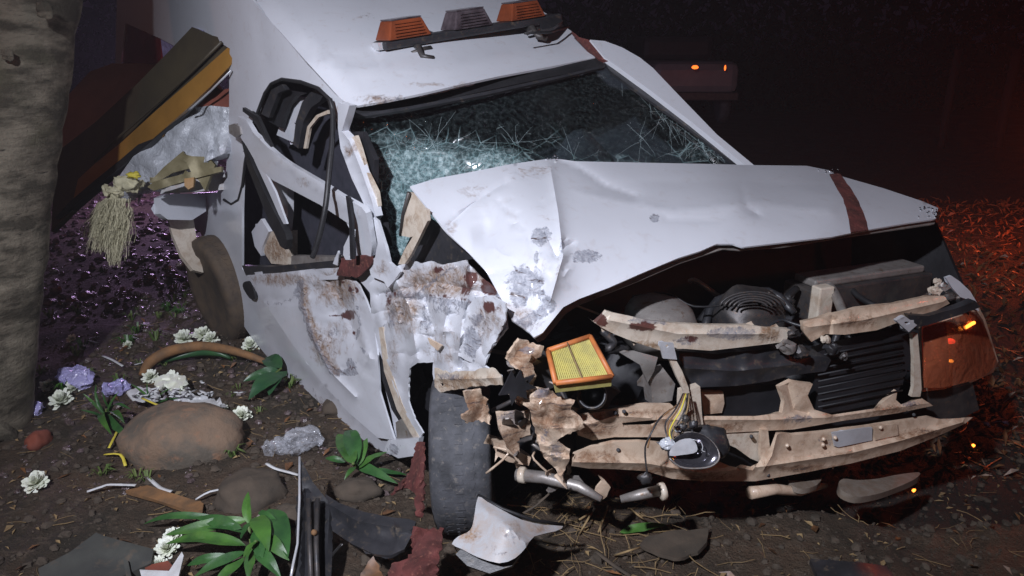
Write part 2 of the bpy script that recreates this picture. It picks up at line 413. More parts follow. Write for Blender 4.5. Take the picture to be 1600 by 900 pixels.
    F = [f if (V[f[1]] - V[f[0]]).cross(V[f[2]] - V[f[0]]).dot(V[f[0]] - Vector((0, 0, CH))) < 0 else f[::-1] for f in F]
    return mk(name, V, F, m, parent, smooth, mk_, thick, sharp=sharp)
def rcr(poly, n, seed, amp=.012, L=26, wd=3):
    q = random.Random(seed); out = []; us = [p[0] for p in poly]; vs = [p[1] for p in poly]
    while len(out) < n:
        u, v = q.uniform(min(us), max(us)), q.uniform(min(vs), max(vs))
        if not inside([(u, v)], poly)[0]: continue
        a = q.uniform(0, 6.3); l_ = q.uniform(.5, 1.3) * L; b = a + q.uniform(-.6, .6)
        m_ = (u + math.cos(a) * l_ / 2, v + math.sin(a) * l_ / 2)
        out.append(([(u, v), m_, (m_[0] + math.cos(b) * l_ / 2, m_[1] + math.sin(b) * l_ / 2)], q.choice((-1, 1)) * q.uniform(.4, 1) * amp, q.uniform(.6, 1.5) * wd))
    return out
def tubevf(pts, rad, n=8, caps=True, V0=0, sq=None):
    pts = [Vector(p) for p in pts]; V = []; F = []
    up = Vector((0, 0, 1))
    for i, p in enumerate(pts):
        t = (pts[min(i + 1, len(pts) - 1)] - pts[max(0, i - 1)]).normalized()
        a = t.cross(up)
        if a.length < .05: a = t.cross(Vector((1, 0, 0)))
        a.normalize(); b = a.cross(t).normalized()
        r = rad[i] if isinstance(rad, (list, tuple)) else rad
        for k in range(n):
            th = 2 * math.pi * (k + .5) / n
            x, y = math.cos(th), math.sin(th)
            if sq: x, y = x * sq[0], y * sq[1]
            V.append(p + a * x * r + b * y * r)
    for i in range(len(pts) - 1):
        for k in range(n):
            F.append((V0 + i * n + k, V0 + i * n + (k + 1) % n, V0 + (i + 1) * n + (k + 1) % n, V0 + (i + 1) * n + k))
    if caps:
        F.append(tuple(V0 + k for k in range(n - 1, -1, -1))); F.append(tuple(V0 + (len(pts) - 1) * n + k for k in range(n)))
    return V, F
def tube(name, pts, rad, m, parent=None, n=8, sm=True, k=0, sq=None):
    if k: pts = [Vector(p) for p in curve([tuple(p) for p in pts], k, False)]
    if isinstance(rad, (list, tuple)) and len(rad) != len(pts):
        xs = np.linspace(0, 1, len(rad)); rad = list(np.interp(np.linspace(0, 1, len(pts)), xs, rad))
    V, F = tubevf(pts, rad, n, sq=sq)
    return mk(name, V, F, m, parent, sm)
class MB:
    def __init__(s): s.V = []; s.F = []
    def add(s, V, F): o = len(s.V); s.V += list(V); s.F += [tuple(i + o for i in f) for f in F]; return s
    def box(s, c, sz, ax=None):
        ax = ax or (Vector((1, 0, 0)), Vector((0, 1, 0)), Vector((0, 0, 1)))
        V = [Vector(c) + ax[0] * sz[0] * i / 2 + ax[1] * sz[1] * j / 2 + ax[2] * sz[2] * k / 2 for k in (-1, 1) for j in (-1, 1) for i in (-1, 1)]
        return s.add(V, [(0, 2, 3, 1), (4, 5, 7, 6), (0, 1, 5, 4), (2, 6, 7, 3), (0, 4, 6, 2), (1, 3, 7, 5)])
    def hexa(s, a, b):   # two quads of points
        return s.add(list(a) + list(b), [(3, 2, 1, 0), (4, 5, 6, 7), (0, 1, 5, 4), (1, 2, 6, 5), (2, 3, 7, 6), (3, 0, 4, 7)])
    def mk(s, name, m, parent=None, **k): return mk(name, s.V, s.F, m, parent, **k)
def lathe(name, c, axis, prof, m, parent=None, n=28, squash=None, jit=0, seed=0):
    axis = Vector(axis).normalized(); a = axis.cross(Vector((0, 0, 1)))
    if a.length < .05: a = axis.cross(Vector((0, 1, 0)))
    a.normalize(); b = axis.cross(a); V = []; F = []
    for i, (r, h) in enumerate(prof):
        for k in range(n):
            t = 2 * math.pi * k / n
            p = Vector(c) + axis * h + (a * math.cos(t) + b * math.sin(t)) * r
            if jit: p += Vector((1, 1, 1)) * 0 + (a * math.cos(t) + b * math.sin(t)) * noise.noise(p * 9 + Vector((seed, 0, 0))) * jit
            V.append(p)
    for i in range(len(prof) - 1):
        for k in range(n): F.append((i * n + k, (i + 1) * n + k, (i + 1) * n + (k + 1) % n, i * n + (k + 1) % n))
    if prof[0][0] > .001: F.append(tuple(range(n)))
    if prof[-1][0] > .001: F.append(tuple((len(prof) - 1) * n + k for k in range(n - 1, -1, -1)))
    return mk(name, V, F, m, parent)
def blobvf(c, r, amp=.2, fr=2.0, seed=0, nu=28, nv=16, ridge=0, rot=0):
    V = []; F = []; cr_, sr = math.cos(rot), math.sin(rot)
    for j in range(nv + 1):
        ph = math.pi * j / nv
        for i in range(nu):
            t = 2 * math.pi * i / nu
            d = Vector((math.sin(ph) * math.cos(t), math.sin(ph) * math.sin(t), math.cos(ph)))
            k = 1 + amp * noise.noise(d * fr + Vector((seed * 5.1, 0, 0))) + amp * .4 * noise.noise(d * fr * 2.7 + Vector((0, seed, 0)))
            if ridge: k += ridge * (abs(noise.noise(d * fr * 2 + Vector((seed, 3, 0)))) * 2 - .5)
            x, y, z = d.x * r[0] * k, d.y * r[1] * k, d.z * r[2] * k
            V.append(Vector(c) + Vector((x * cr_ - y * sr, x * sr + y * cr_, z)))
    for j in range(nv):
        for i in range(nu): F.append((j * nu + i, (j + 1) * nu + i, (j + 1) * nu + (i + 1) % nu, j * nu + (i + 1) % nu))
    return V, F
def crumple(c, r, seed, amp=.5, nu=40, nv=26):
    V, F = blobvf((0, 0, 0), r, .25, 1.6, seed, nu, nv); s = 1 / max(r)
    out = []
    for p in V:
        q = p * s
        w_ = noise.noise_vector(q * 1.3 + Vector((seed, 0, 0))) * amp + noise.noise_vector(q * 3.4 + Vector((0, seed, 0))) * amp * .5
        w_ = Vector([abs(x) * 1.4 - .25 * amp for x in w_]) if False else w_
        out.append(Vector(c) + p + w_ / s * .55)
    return out, F
def stone(name, u, v, r, m, label, seed, group=None, rot=0, amp=.25):
    c = G(u, v); c = c + Vector((0, 0, r[2] * .25))
    return tag(mk(name, *blobvf(c, r, amp, 1.6, seed, rot=rot), m), label, 'stone', group)
def px(u, v, c, d): return P(u, v, d)
def line3(pts): return [P(*p) for p in pts]
# ------------------------------------------------------------------ the wrecked van
van = thing('wrecked_van', (-.75, 3.3, 0), 'crashed white van with crushed front corner, lifted hood and shattered windshield', 'van')
FX = 1200.
# long side of the body with the side window cut out
side_out = [(372, -60), (395, 0), (412, 22), (440, 52), (475, 92), (510, 130), (541, 164), (530, 185), (548, 215), (560, 280), (585, 330), (603, 395), (590, 470), (600, 560), (625, 640), (652, 676), (650, 712), (622, 716), (590, 702), (555, 680), (515, 650), (470, 612), (430, 572), (395, 530), (368, 490), (352, 450), (332, 398), (312, 362), (290, 343), (262, 342), (250, 330), (250, 308), (300, 302), (340, 300), (352, 280), (358, 200), (358, 110), (359, 76), (330, 58), (300, 44), (284, 78), (250, 60), (196, 36), (188, 100), (180, 100), (184, -60)]
win = [(402, 178), (410, 150), (424, 131), (440, 124), (470, 128), (498, 138), (515, 155), (524, 186), (540, 220), (556, 290), (575, 335), (590, 385), (585, 408), (545, 411), (480, 416), (384, 427), (378, 420), (378, 330), (380, 260), (384, 215)]
mk_side = [(480, 640, 60, 40, 0, .55), (420, 575, 40, 40, 0, .45), (470, 140, 55, 14, 0, .75), (540, 175, 26, 22, 0, .8), (585, 330, 20, 70, 0, .6), (640, 690, 30, 20, 0, .7), (320, 380, 25, 30, 0, .4), (500, 615, 40, 25, 1, .35)]
sheet('side_panel', side_out, 'white_paint', van, base=SP, off=[(395, 0, .08), (541, 164, .10), (300, 0, .02), (250, 320, .02), (480, 480, 0.03), (380, 300, -.02), (640, 700, .09), (430, 575, .12), (360, 480, .05), (184, 0, 0), (300, 350, .03), (590, 560, .06)], holes=[win, [(402, 446), (470, 438), (560, 436), (580, 460), (594, 540), (600, 600), (612, 650), (616, 672), (598, 668), (560, 640), (510, 585), (462, 522), (432, 478)]], step=9, thick=.012,
      creases=[([(356, 300), (400, 420), (470, 560), (560, 650), (620, 690)], -.035, 14), ([(345, 345), (385, 470), (450, 565), (560, 665)], .02, 8), ([(400, 10), (425, 150), (415, 240)], .01, 10)], marks=mk_side)
sheet('wheel_arch_lip', [(262, 340), (302, 340), (306, 366), (312, 396), (318, 426), (302, 422), (284, 400), (270, 368)], 'cream_metal', van, ctrl=[(264, 342, 4.46), (284, 342, 4.5), (308, 420, 4.5), (296, 420, 4.46)], step=6, thick=.03)
sheet('rear_bumper_corner', [(249, 309), (262, 303), (305, 302), (322, 306), (322, 330), (300, 344), (262, 343), (250, 334)], 'white_paint', van, ctrl=[(322, 320, 4.50), (250, 320, 4.22), (290, 340, 4.36), (290, 304, 4.36)], step=7, thick=.05)
tube('panel_seam', [P(u, v, SP(u, v) + dd) for u, v, dd in [(350, 312, -.03), (362, 319, -.03), (373, 312, -.028), (379, 290, -.025), (383, 255, -.02), (392, 205, -.005), (404, 172, .005), (414, 146, .01), (424, 131, .015), (440, 124, .015), (470, 128, .02), (497, 138, .025), (516, 156, .03), (524, 186, .03)]], .008, 'rubber_seal', van, 6)
# roof: slopes from the windshield up to the tall box behind the cab
sheet('roof', [(372, -60), (395, 0), (412, 22), (440, 52), (475, 92), (510, 130), (541, 164), (560, 165), (600, 158), (650, 148), (720, 132), (780, 119), (860, 104), (930, 90), (918, 76), (892, 48), (855, 22), (820, 0), (770, -60)], 'white_paint', van,
      ctrl=[(395, 0, 3.50), (541, 164, 2.97), (440, 52, 3.28), (480, 40, 3.28), (480, 100, 3.08), (930, 90, 3.58), (820, 0, 4.05), (600, 0, 3.62), (700, 120, 3.12), (372, -60, 3.75), (770, -60, 4.4), (600, 150, 2.97)], step=11, thick=.01,
      creases=[([(430, 0), (470, 50), (560, 150)], -.02, 14), ([(480, 78), (560, 97), (700, 90), (800, 70), (880, 60)], .008, 6), ([(480, 95), (560, 112), (700, 104), (860, 78)], -.010, 10)],
      marks=[(590, 156, 60, 10, 0, .9), (700, 132, 90, 7, 0, .7), (640, 30, 90, 20, 0, .42), (780, 70, 90, 15, 0, .35), (560, 25, 40, 6, 0, .6), (600, 155, 70, 7, 1, .6)])
sheet('roof_edge_trim', [(893, 48), (905, 58), (930, 65), (952, 96), (935, 92), (918, 76)], 'red_rag', van, ctrl=[(893, 48, 3.66), (935, 92, 3.57), (930, 65, 3.62)], thick=.02)
# boxed back of the body so it reads from the side too
mb = MB()
mb.hexa([P(184, -60, SP(184, -60) + .04), P(184, 90, SP(184, 90) + .04), P(184, 90, SP(184, 90) + .05), P(184, -60, SP(184, -60) + .05)], [P(420, -60, 6.4), P(420, 90, 6.4), P(420, 90, 6.5), P(420, -60, 6.5)])
mb.mk('rear_wall', 'grey_white_paint', van, smooth=False)
sheet('tail_light', [(196, 36), (250, 60), (252, 99), (192, 99)], 'red_lens', van, base=SP, off=.03, thick=.03, step=7)
sheet('tail_light', [(251, 61), (284, 78), (290, 90), (256, 99)], 'violet_wrap', van, base=SP, off=.03, thick=.03, step=7)
sheet('window_sticker', [(299, 42), (318, 48), (300, 74), (291, 74)], 'violet_wrap', van, base=SP, off=-.012, thick=.004, step=7)
# front door
dm = [(440, 436, 70, 16, 0, .85), (530, 450, 50, 40, 0, 1.0), (510, 540, 40, 50, 0, .75), (430, 500, 40, 60, 0, .35), (545, 492, 13, 10, 2, 1.0), (530, 494, 30, 3, 2, .75), (553, 520, 4, 7, 2, .9), (535, 440, 5, 3, 2, 1), (558, 452, 5, 9, 2, .9), (546, 452, 4, 7, 2, .9), (549, 572, 10, 13, 1, 1.1), (549, 576, 9, 10, 2, .62), (535, 520, 40, 40, 0, .6), (522, 520, 12, 12, 1, .7), ([(470, 440), (470, 475), (485, 520), (505, 560), (520, 582), (555, 583)], 4.5, 1, 1.15), ([(474, 440), (476, 475), (491, 520), (511, 560), (526, 580)], 9, 0, 1.1), ([(462, 460), (470, 440)], 6, 1, .9), ([(400, 472), (440, 474), (468, 462)], 4, 1, .6), (500, 560, 30, 14, 0, .6), ([(545, 445), (558, 480), (562, 505), (558, 530), (570, 552)], 2.5, 1, .9)]
sheet('door', [(386, 430), (440, 426), (490, 420), (530, 415), (546, 432), (560, 445), (572, 470), (583, 500), (590, 555), (593, 612), (603, 645), (614, 680), (617, 688), (590, 684), (545, 645), (498, 592), (455, 535), (425, 490), (400, 455)], 'white_paint', van, base=SP,
      off=[(386, 430, -.03), (540, 415, .0), (617, 688, .03), (450, 535, -.035), (590, 555, .02)], step=5, cr=.004, cf=6, thick=.008, marks=dm, rip=.007,
      dents=[(535, 500, 42, 55, .09), (500, 450, 50, 20, .03)], creases=[([(470, 430), (476, 462), (472, 480), (490, 530), (515, 580), (555, 620)], -.03, 5), ([(405, 468), (470, 470), (478, 455)], .018, 5), ([(545, 440), (560, 500), (578, 560)], -.028, 6), ([(515, 440), (535, 470), (560, 540)], .03, 6)] + rcr([(470, 425), (560, 420), (585, 520), (575, 590), (520, 580), (480, 510)], 26, 3, .012, 24) + rcr([(400, 434), (470, 430), (468, 470), (410, 465)], 6, 4, .006, 20))
sheet('door_edge', [(583, 440), (592, 500), (606, 570), (628, 640), (655, 690), (640, 684), (612, 640), (596, 590), (588, 530)], 'engine_black', van, base=SP, off=.05, step=7, thick=.012)  # black strip painting the shade of the gap behind the door
sheet('door_edge', [(590, 500), (596, 500), (608, 570), (628, 630), (656, 686), (648, 688), (620, 640), (600, 580)], 'cream_metal', van, base=SP, off=.025, step=6, thick=.006, cr=.004)
sheet('door_handle_recess', [(381, 441), (388, 440), (394, 448), (398, 462), (397, 468), (390, 466), (383, 456), (379, 447)], 'rubber_seal', van, base=SP, off=-.045, step=4, thick=.012, soft=2, dents=[(388, 454, 6, 10, .02)])
# window frame bent outwards
S0 = lambda u, v, o=0: P(u, v, SP(u, v) + o)
def strip(name, a, b, m, off, thick=.02, step=7, cr=.004, marks=None, **k):
    return sheet(name, list(a) + list(b)[::-1], m, van, base=SP, off=off, thick=thick, step=step, cr=cr, marks=marks, **k)
dirty = [(475, 285, 22, 12, 0, .7), (560, 330, 30, 20, 0, .4), (400, 210, 20, 20, 0, .4)]
strip('bent_window_frame', [(372, 182), (385, 188), (396, 208), (418, 230), (450, 254), (495, 281), (535, 307), (565, 324), (572, 333), (581, 384), (580, 400)], [(372, 196), (376, 215), (385, 228), (402, 258), (425, 281), (462, 300), (500, 320), (538, 345), (556, 358), (557, 400), (566, 412)], 'white_paint', [(372, 190, -.16), (470, 285, -.14), (570, 350, -.09), (575, 405, -.03)], .022, marks=dirty, creases=[([(380, 190), (430, 245), (560, 335)], -.012, 4)])
sheet('frame_end_cap', [(357, 196), (366, 193), (374, 198), (376, 210), (368, 215), (358, 208)], 'grey_metal', van, base=SP, off=-.17, step=5, thick=.02, cr=.006)
strip('frame_trim', [(379, 174), (395, 186), (420, 231)], [(379, 168), (402, 182), (424, 231)], 'rubber_seal', -.13, .015, 5)
strip('window_trim', [(377, 220), (387, 262), (402, 300), (418, 342), (438, 385), (446, 390)], [(384, 232), (396, 262), (412, 298), (428, 330), (446, 365), (448, 375)], 'rubber_seal', -.10, .03)
strip('window_trim_white', [(397, 250), (420, 300), (442, 350)], [(404, 250), (430, 300), (448, 350)], 'white_paint', -.06, .01)
tube('hanging_seal', line3([(515, 155, 3.0), (520, 178, 2.98), (519, 220, 2.94), (514, 270, 2.9), (509, 320, 2.88), (500, 365, 2.9), (492, 392, 2.92), (488, 402, 2.93)]), .011, 'rubber_seal', van, 6, k=3)
strip('b_pillar', [(452, 150), (443, 175), (434, 205), (432, 211)], [(482, 153), (478, 171), (466, 192), (457, 222)], 'white_paint', .22, .03, marks=[(470, 160, 20, 14, 0, .6)])
strip('b_pillar_lower', [(418, 268), (424, 320), (432, 380)], [(450, 283), (450, 330), (446, 385)], 'white_paint', .24, .03)
strip('pillar_seal', [(466, 232), (474, 190), (486, 168), (500, 158), (505, 150)], [(458, 226), (462, 190), (472, 160), (484, 145), (492, 140)], 'black_plastic', .10, .03)
strip('pillar_seal', [(478, 232), (484, 200), (498, 183), (512, 178)], [(474, 232), (480, 198), (494, 180), (512, 172)], 'cream_metal', .09, .01)
strip('door_glass_frame', [(408, 178), (424, 140), (440, 132)], [(420, 184), (434, 146), (446, 140)], 'black_plastic', .03, .02)
strip('door_glass_frame', [(420, 190), (430, 160), (440, 140), (470, 145)], [(438, 200), (450, 165), (462, 150), (474, 146)], 'engine_black', .13, .02)
strip('seat_side', [(410, 372), (418, 362), (450, 362)], [(408, 388), (424, 412), (450, 414)], 'cream_metal', .20, .05, marks=[(430, 390, 30, 30, 0, .9)])
strip('door_inner_skin', [(393, 362), (408, 342), (420, 362)], [(398, 385), (408, 400), (410, 385)], 'white_paint', .16, .02)
strip('window_sill', [(378, 415), (420, 417), (545, 405)], [(384, 430), (440, 427), (546, 414)], 'black_plastic', -.01, .04)
strip('sill_trim', [(455, 400), (545, 402)], [(455, 416), (530, 414)], 'grey_metal', .02, .04)
# torn front pillar
apm = [(545, 235, 12, 14, 0, .9), (575, 310, 20, 50, 0, .5), (560, 260, 14, 30, 1, .4)]
strip('front_pillar', [(528, 160), (528, 200), (532, 232), (550, 280), (567, 315), (582, 345)], [(546, 165), (534, 205), (546, 220), (563, 262), (580, 310), (587, 338)], 'white_paint', -.02, .03, marks=apm, creases=[([(538, 220), (575, 320)], .015, 4)])
strip('front_pillar_inner', [(549, 215), (553, 240), (568, 280), (580, 310), (588, 328)], [(555, 212), (562, 232), (572, 268), (588, 300), (591, 322)], 'cream_metal', .02, .015, marks=[(570, 270, 20, 40, 0, .8)])
strip('pillar_backing', [(545, 206), (570, 260), (590, 330), (600, 380)], [(566, 206), (585, 250), (584, 285), (600, 350), (606, 385)], 'engine_black', .09, .02)
strip('pillar_foot', [(583, 340), (590, 380), (586, 402), (575, 412), (580, 432), (600, 440)], [(590, 345), (602, 385), (608, 410), (625, 425), (615, 440), (606, 450)], 'white_paint', -.03, .012, cr=.012, marks=[(600, 420, 20, 20, 0, .7)])
sheet('rust_patch_panel', [(533, 403), (556, 400), (580, 400), (580, 414), (570, 424), (560, 433), (540, 432), (526, 431)], 'red_rag', van, base=SP, off=-.055, step=5, cr=.012, thick=.01, jag=1.5)
strip('torn_window_post', [(540, 345), (548, 362), (537, 385), (536, 398), (540, 406)], [(553, 352), (556, 368), (548, 385), (546, 400), (548, 406)], 'white_paint', -.06, .012, cr=.01)
strip('torn_shard', [(520, 412), (528, 392)], [(530, 416), (530, 400)], 'white_paint', -.02, .008)
strip('inner_strut', [(540, 306), (545, 345), (547, 405)], [(545, 309), (550, 345), (552, 405)], 'engine_black', -.16, .01)
# interior
mb = MB()
for (c, s) in (((-.35, 3.35, .75), (.55, .2, .75)), ((.35, 3.9, .8), (.55, .2, .75))):
    mb.add(*blobvf(c, (s[0] * .5, s[1] * .6, s[2] * .6), .12, 1.5, 3, rot=.65))
    mb.add(*blobvf((c[0] + .15, c[1] - .3, .5), (.28, .28, .14), .1, 1.5, 3, rot=.65))
mb.mk('seats', 'interior_fabric', van)
sheet('cabin_side_trim', [(366, 120), (500, 130), (535, 180), (600, 400), (560, 470), (370, 450)], 'interior_fabric', van, base=SP, off=.50, step=30, thick=.02)
sheet('cabin_back_wall', [(395, 60), (541, 130), (900, 60), (1170, 250), (1100, 330), (600, 420), (400, 470)], 'interior_fabric', van, ctrl=[(395, 60, 4.9), (541, 130, 4.3), (900, 60, 4.5), (1170, 250, 4.3), (600, 420, 4.0), (400, 470, 4.8)], step=40, thick=.02)
sheet('dashboard', [(560, 330), (640, 300), (800, 290), (1000, 270), (1130, 262), (1150, 300), (900, 360), (620, 430), (575, 420)], 'engine_black', van, ctrl=[(560, 330, 3.1), (640, 300, 3.1), (1130, 262, 3.55), (900, 360, 3.2), (620, 430, 2.95)], step=20, thick=.15)
sheet('cabin_floor', [(370, 430), (600, 400), (660, 600), (600, 690), (450, 560)], 'engine_black', van, base=SP, off=.25, step=30, thick=.02)
tube('steering_wheel', [Vector((.35, 3.25, 1.02)) + Vector((math.cos(t) * .17 * .8, math.cos(t) * .17 * .6 + math.sin(t) * -.05, math.sin(t) * .15)) for t in np.linspace(0, 6.28, 22)], .012, 'black_plastic', van, 6)
# windshield
wo = [(538, 170), (600, 160), (700, 140), (800, 120), (900, 102), (948, 98), (1005, 134), (1075, 186), (1166, 257), (1100, 262), (1000, 268), (870, 285), (760, 330), (740, 400), (690, 412), (600, 415), (586, 345), (584, 300), (572, 240), (545, 205)]
wsh = sheet('windshield', wo, 'shattered_glass', van, ctrl=[(538, 170, 3.0), (948, 98, 3.62), (1166, 257, 3.42), (600, 415, 2.93), (750, 200, 3.16), (690, 310, 3.08), (870, 285, 3.1)], step=8, thick=0, cr=.004, cf=8,
      creases=[([(545, 190), (640, 236), (780, 240), (880, 256), (1010, 268)], -.035, 9)], dents=[(680, 225, 60, 18, .05)],
      marks=[(650, 300, 95, 90, 0, .95), (620, 220, 70, 26, 0, .62), (760, 262, 70, 26, 0, .75), (590, 180, 60, 22, 0, .35), (1095, 235, 65, 38, 0, .50), (1040, 160, 40, 40, 0, .32), (850, 225, 45, 40, 0, .30), (700, 230, 110, 30, 0, .55), (960, 255, 80, 16, 0, .45), (640, 380, 60, 40, 0, .9), (760, 250, 80, 30, 0, .8), (660, 260, 90, 50, 0, 1.1)])
ck = MB(); rr = random.Random(4)
def WD(u, v):  # depth on the glass
    return float(1 / wsf([(u, v)])[0])
wsf = tps([(538, 170), (948, 98), (1166, 257), (600, 415), (750, 200), (690, 310), (870, 285)], [1 / x for x in (3.0, 3.62, 3.42, 2.93, 3.16, 3.08, 3.1)])
def crack(u, v, ang, L, wd=.0011, kids=.25):
    pts = []; n = max(2, int(L / 7))
    for i in range(n):
        if not inside([(u, v)], wo)[0] or (v > 258 and u > 700): break
        pts.append(P(u, v, WD(u, v) - .004 + rr.uniform(-.001, .001)))
        ang += rr.uniform(-.12, .12); u += math.cos(ang) * 7; v += math.sin(ang) * 7
        if rr.random() < kids * .4: crack(u, v, ang + rr.choice((-1, 1)) * rr.uniform(.5, 1.2), L * .35, wd * .8, 0)
    if len(pts) > 1: ck.add(*tubevf(pts, [wd * (1 - .5 * i / len(pts)) for i in range(len(pts))], 4))
for (cu, cv, n, L) in ((612, 262, 12, 70), (680, 222, 12, 70), (808, 222, 9, 80), (1000, 215, 6, 90), (1095, 225, 12, 70), (900, 250, 8, 60), (1120, 245, 8, 40), (1040, 170, 5, 60), (720, 270, 10, 70)):
    a0 = rr.uniform(0, 6)
    for i in range(n): crack(cu + rr.uniform(-6, 6), cv + rr.uniform(-6, 6), a0 + i * 6.28 / n + rr.uniform(-.2, .2), L * rr.uniform(.4, 1.2), .0004)
for i in range(26):
    u = rr.uniform(560, 800); crack(u, rr.uniform(190, 320), rr.choice((0, 3.1)) + rr.uniform(-.5, .5), rr.uniform(20, 60), .00035, 0)
for i in range(22):
    t = rr.random(); crack(1000 + 110 * t + rr.uniform(-30, 20), 140 + 90 * t + rr.uniform(-20, 10), 1.3 + rr.uniform(-.4, .5), rr.uniform(20, 60), .00035, 0)
o = ck.mk('glass_cracks', 'crack_white', wsh, smooth=False); o['kind'] = 'stuff'
gc = MB()
for i in range(170):
    u, v = rr.choice(((1010, 215, 90, 30), (690, 260, 90, 50), (820, 245, 60, 14), (1090, 235, 50, 20), (640, 220, 60, 20), (1100, 200, 40, 30)))[:2]
    u += rr.gauss(0, 45); v += rr.gauss(0, 16)
    if inside([(u, v)], wo)[0]: gc.add(*blobvf(P(u, v, WD(u, v) - .006), [rr.uniform(.0012, .0030)] * 3, .3, 2, i, 4, 3))
o = gc.mk('glass_crumbs', 'chrome', wsh, smooth=False); o['kind'] = 'stuff'
ws = lambda n_, out, m, off, th=.012, **k: sheet(n_, out, m, van, ctrl=[(538, 170, 3.0 + off), (948, 98, 3.6 + off), (1166, 257, 3.40 + off), (700, 140, 3.16 + off)], thick=th, **k)
ws('windshield_seal', [(541, 163), (600, 157), (720, 131), (860, 103), (932, 89), (952, 97), (944, 106), (870, 118), (720, 150), (600, 176), (560, 184), (540, 178)], 'rubber_seal', -.012, step=8)
ws('windshield_trim', [(560, 178), (640, 166), (760, 143), (880, 117), (935, 104), (936, 107), (880, 121), (760, 148), (640, 171), (560, 183)], 'black_plastic', -.03, step=6)
ws('paint_chip_strip', [(652, 146), (740, 126), (742, 129), (656, 149)], 'white_paint', -.05, step=6, jag=.7)
ws('windshield_side_seal', [(944, 97), (960, 100), (1010, 133), (1080, 184), (1168, 257), (1150, 257), (1065, 192), (1000, 146), (955, 112)], 'black_plastic', -.02, step=8)
ws('far_pillar', [(922, 62), (945, 64), (972, 74), (1000, 90), (1020, 106), (1060, 148), (1120, 210), (1178, 258), (1164, 258), (1080, 190), (1012, 138), (965, 104), (945, 90)], 'white_paint', -.06, .03, step=8, marks=[(1050, 150, 30, 40, 2, .15)])
# light bar on the roof
rf = tps([(395, 0), (541, 164), (930, 90), (820, 0), (600, 0), (700, 120)], [1 / x for x in (3.50, 2.97, 3.58, 4.05, 3.62, 3.12)])
RD = lambda u, v: float(1 / rf([(u, v)])[0])
LA, LB = P(592, 72, RD(592, 85) - .02), P(868, 27, RD(868, 45) - .02)
bar = MB(); ax = (LB - LA).normalized(); ay = Vector((0, 0, 1)).cross(ax).normalized(); az = ax.cross(ay).normalized(); L = (LB - LA).length
bx = (ax, ay, az)
lb = mk('light_bar', *MB().box((LA + LB) / 2 + az * -.0, (L, .10, .035), bx).__dict__.values(), 'black_plastic', van, smooth=False, bevel=.008)
def trap(c, sx, sy, sz, t=.72):
    a = [c + ax * x * sx / 2 + ay * y * sy / 2 for x, y in ((-1, -1), (1, -1), (1, 1), (-1, 1))]
    b_ = [c + ax * x * sx / 2 * t + ay * y * sy / 2 * t + az * sz for x, y in ((-1, -1), (1, -1), (1, 1), (-1, 1))]
    return MB().hexa(a, b_)
for fr_, mt in ((.125, 'orange_lens'), (.46, 'smoked_lens'), (.78, 'orange_lens')):
    c = LA + ax * L * fr_ + az * .018
    ln = mk('beacon_lens', *trap(c, .215, .12, .075).__dict__.values(), mt, lb, smooth=False, bevel=.006)
    if mt == 'smoked_lens': ln['label'] = 'smoked grey middle lens'
    rb = MB()
    for k in range(5):
        rb.box(c + az * (.014 + k * .012) - ay * (.062 - k * .0033), (.15 - k * .006, .006, .004), bx)
    rb.mk('lens_ribs', mt, lb, smooth=False)
    MB().box(c + az * .078, (.15, .085, .006), bx).mk('lens_cap', 'smoked_lens', lb, smooth=False)
MB().box(LA - az * .0 - ax * .005, (.03, .06, .03), bx).mk('end_cap', 'white_plate', lb, smooth=False)
for fr_ in (.16, .80):
    c = LA + ax * L * fr_ - ay * .07 - az * .025
    tube('mounting_bracket', [c + ay * .06, c - ax * .01, c - ay * .05 - az * .035 - ax * .03, c - ay * .07 - az * .05 + ax * .01], .014, 'dark_metal', lb, 6)
    tube('mounting_bracket', [c - ax * .05 - az * .02, c + az * -.01, c + ax * .05 - az * .01], .010, 'dark_metal', lb, 6)
tube('roof_cable', [P(820, 52, 3.38), P(860, 50, 3.5), P(888, 42, 3.7)], .006, 'rubber_seal', lb, 5)
sheet('roof_dark_mark', [(846, 30), (870, 24), (880, 32), (862, 44), (846, 46)], 'black_plastic', lb, ctrl=[(846, 30, 3.62), (880, 32, 3.72), (862, 44, 3.56)], thick=.02, step=6)
# hood
ho = [(641, 291), (680, 279), (740, 268), (800, 256), (850, 249), (870, 248), (900, 252), (1000, 254), (1100, 256), (1180, 258), (1260, 259), (1295, 266), (1310, 274), (1380, 294), (1440, 314), (1466, 325), (1462, 342), (1420, 348), (1350, 360), (1300, 370), (1220, 379), (1160, 386), (1145, 381), (1120, 381), (1095, 392), (1060, 403), (1000, 428), (950, 450), (905, 467), (880, 480), (862, 502), (848, 520), (834, 527), (828, 520), (800, 500), (782, 465), (760, 425), (735, 398), (700, 365), (672, 330)]
hm = [(822, 440, 34, 30, 1, 1.05), (812, 460, 20, 26, 1, 1), (850, 366, 15, 16, 1, 1.0), (878, 385, 6, 20, 1, .8), (838, 402, 5, 14, 1, .9), (916, 401, 28, 11, 1, 1.1), ([(790, 500), (820, 505), (860, 480), (845, 460)], 12, 1, .85), (872, 420, 8, 40, 0, .6), (790, 490, 60, 26, 0, .7), (800, 500, 60, 30, 0, .85), (830, 270, 60, 22, 0, .55), (740, 300, 45, 14, 0, .60), (705, 355, 16, 22, 0, .7), (850, 330, 24, 60, 0, .38), (845, 430, 20, 40, 0, .5), (1022, 341, 9, 9, 1, 1.0), (840, 370, 14, 18, 1, .9), (1000, 380, 200, 20, 0, .12), (863, 475, 8, 8, 1, 1)]
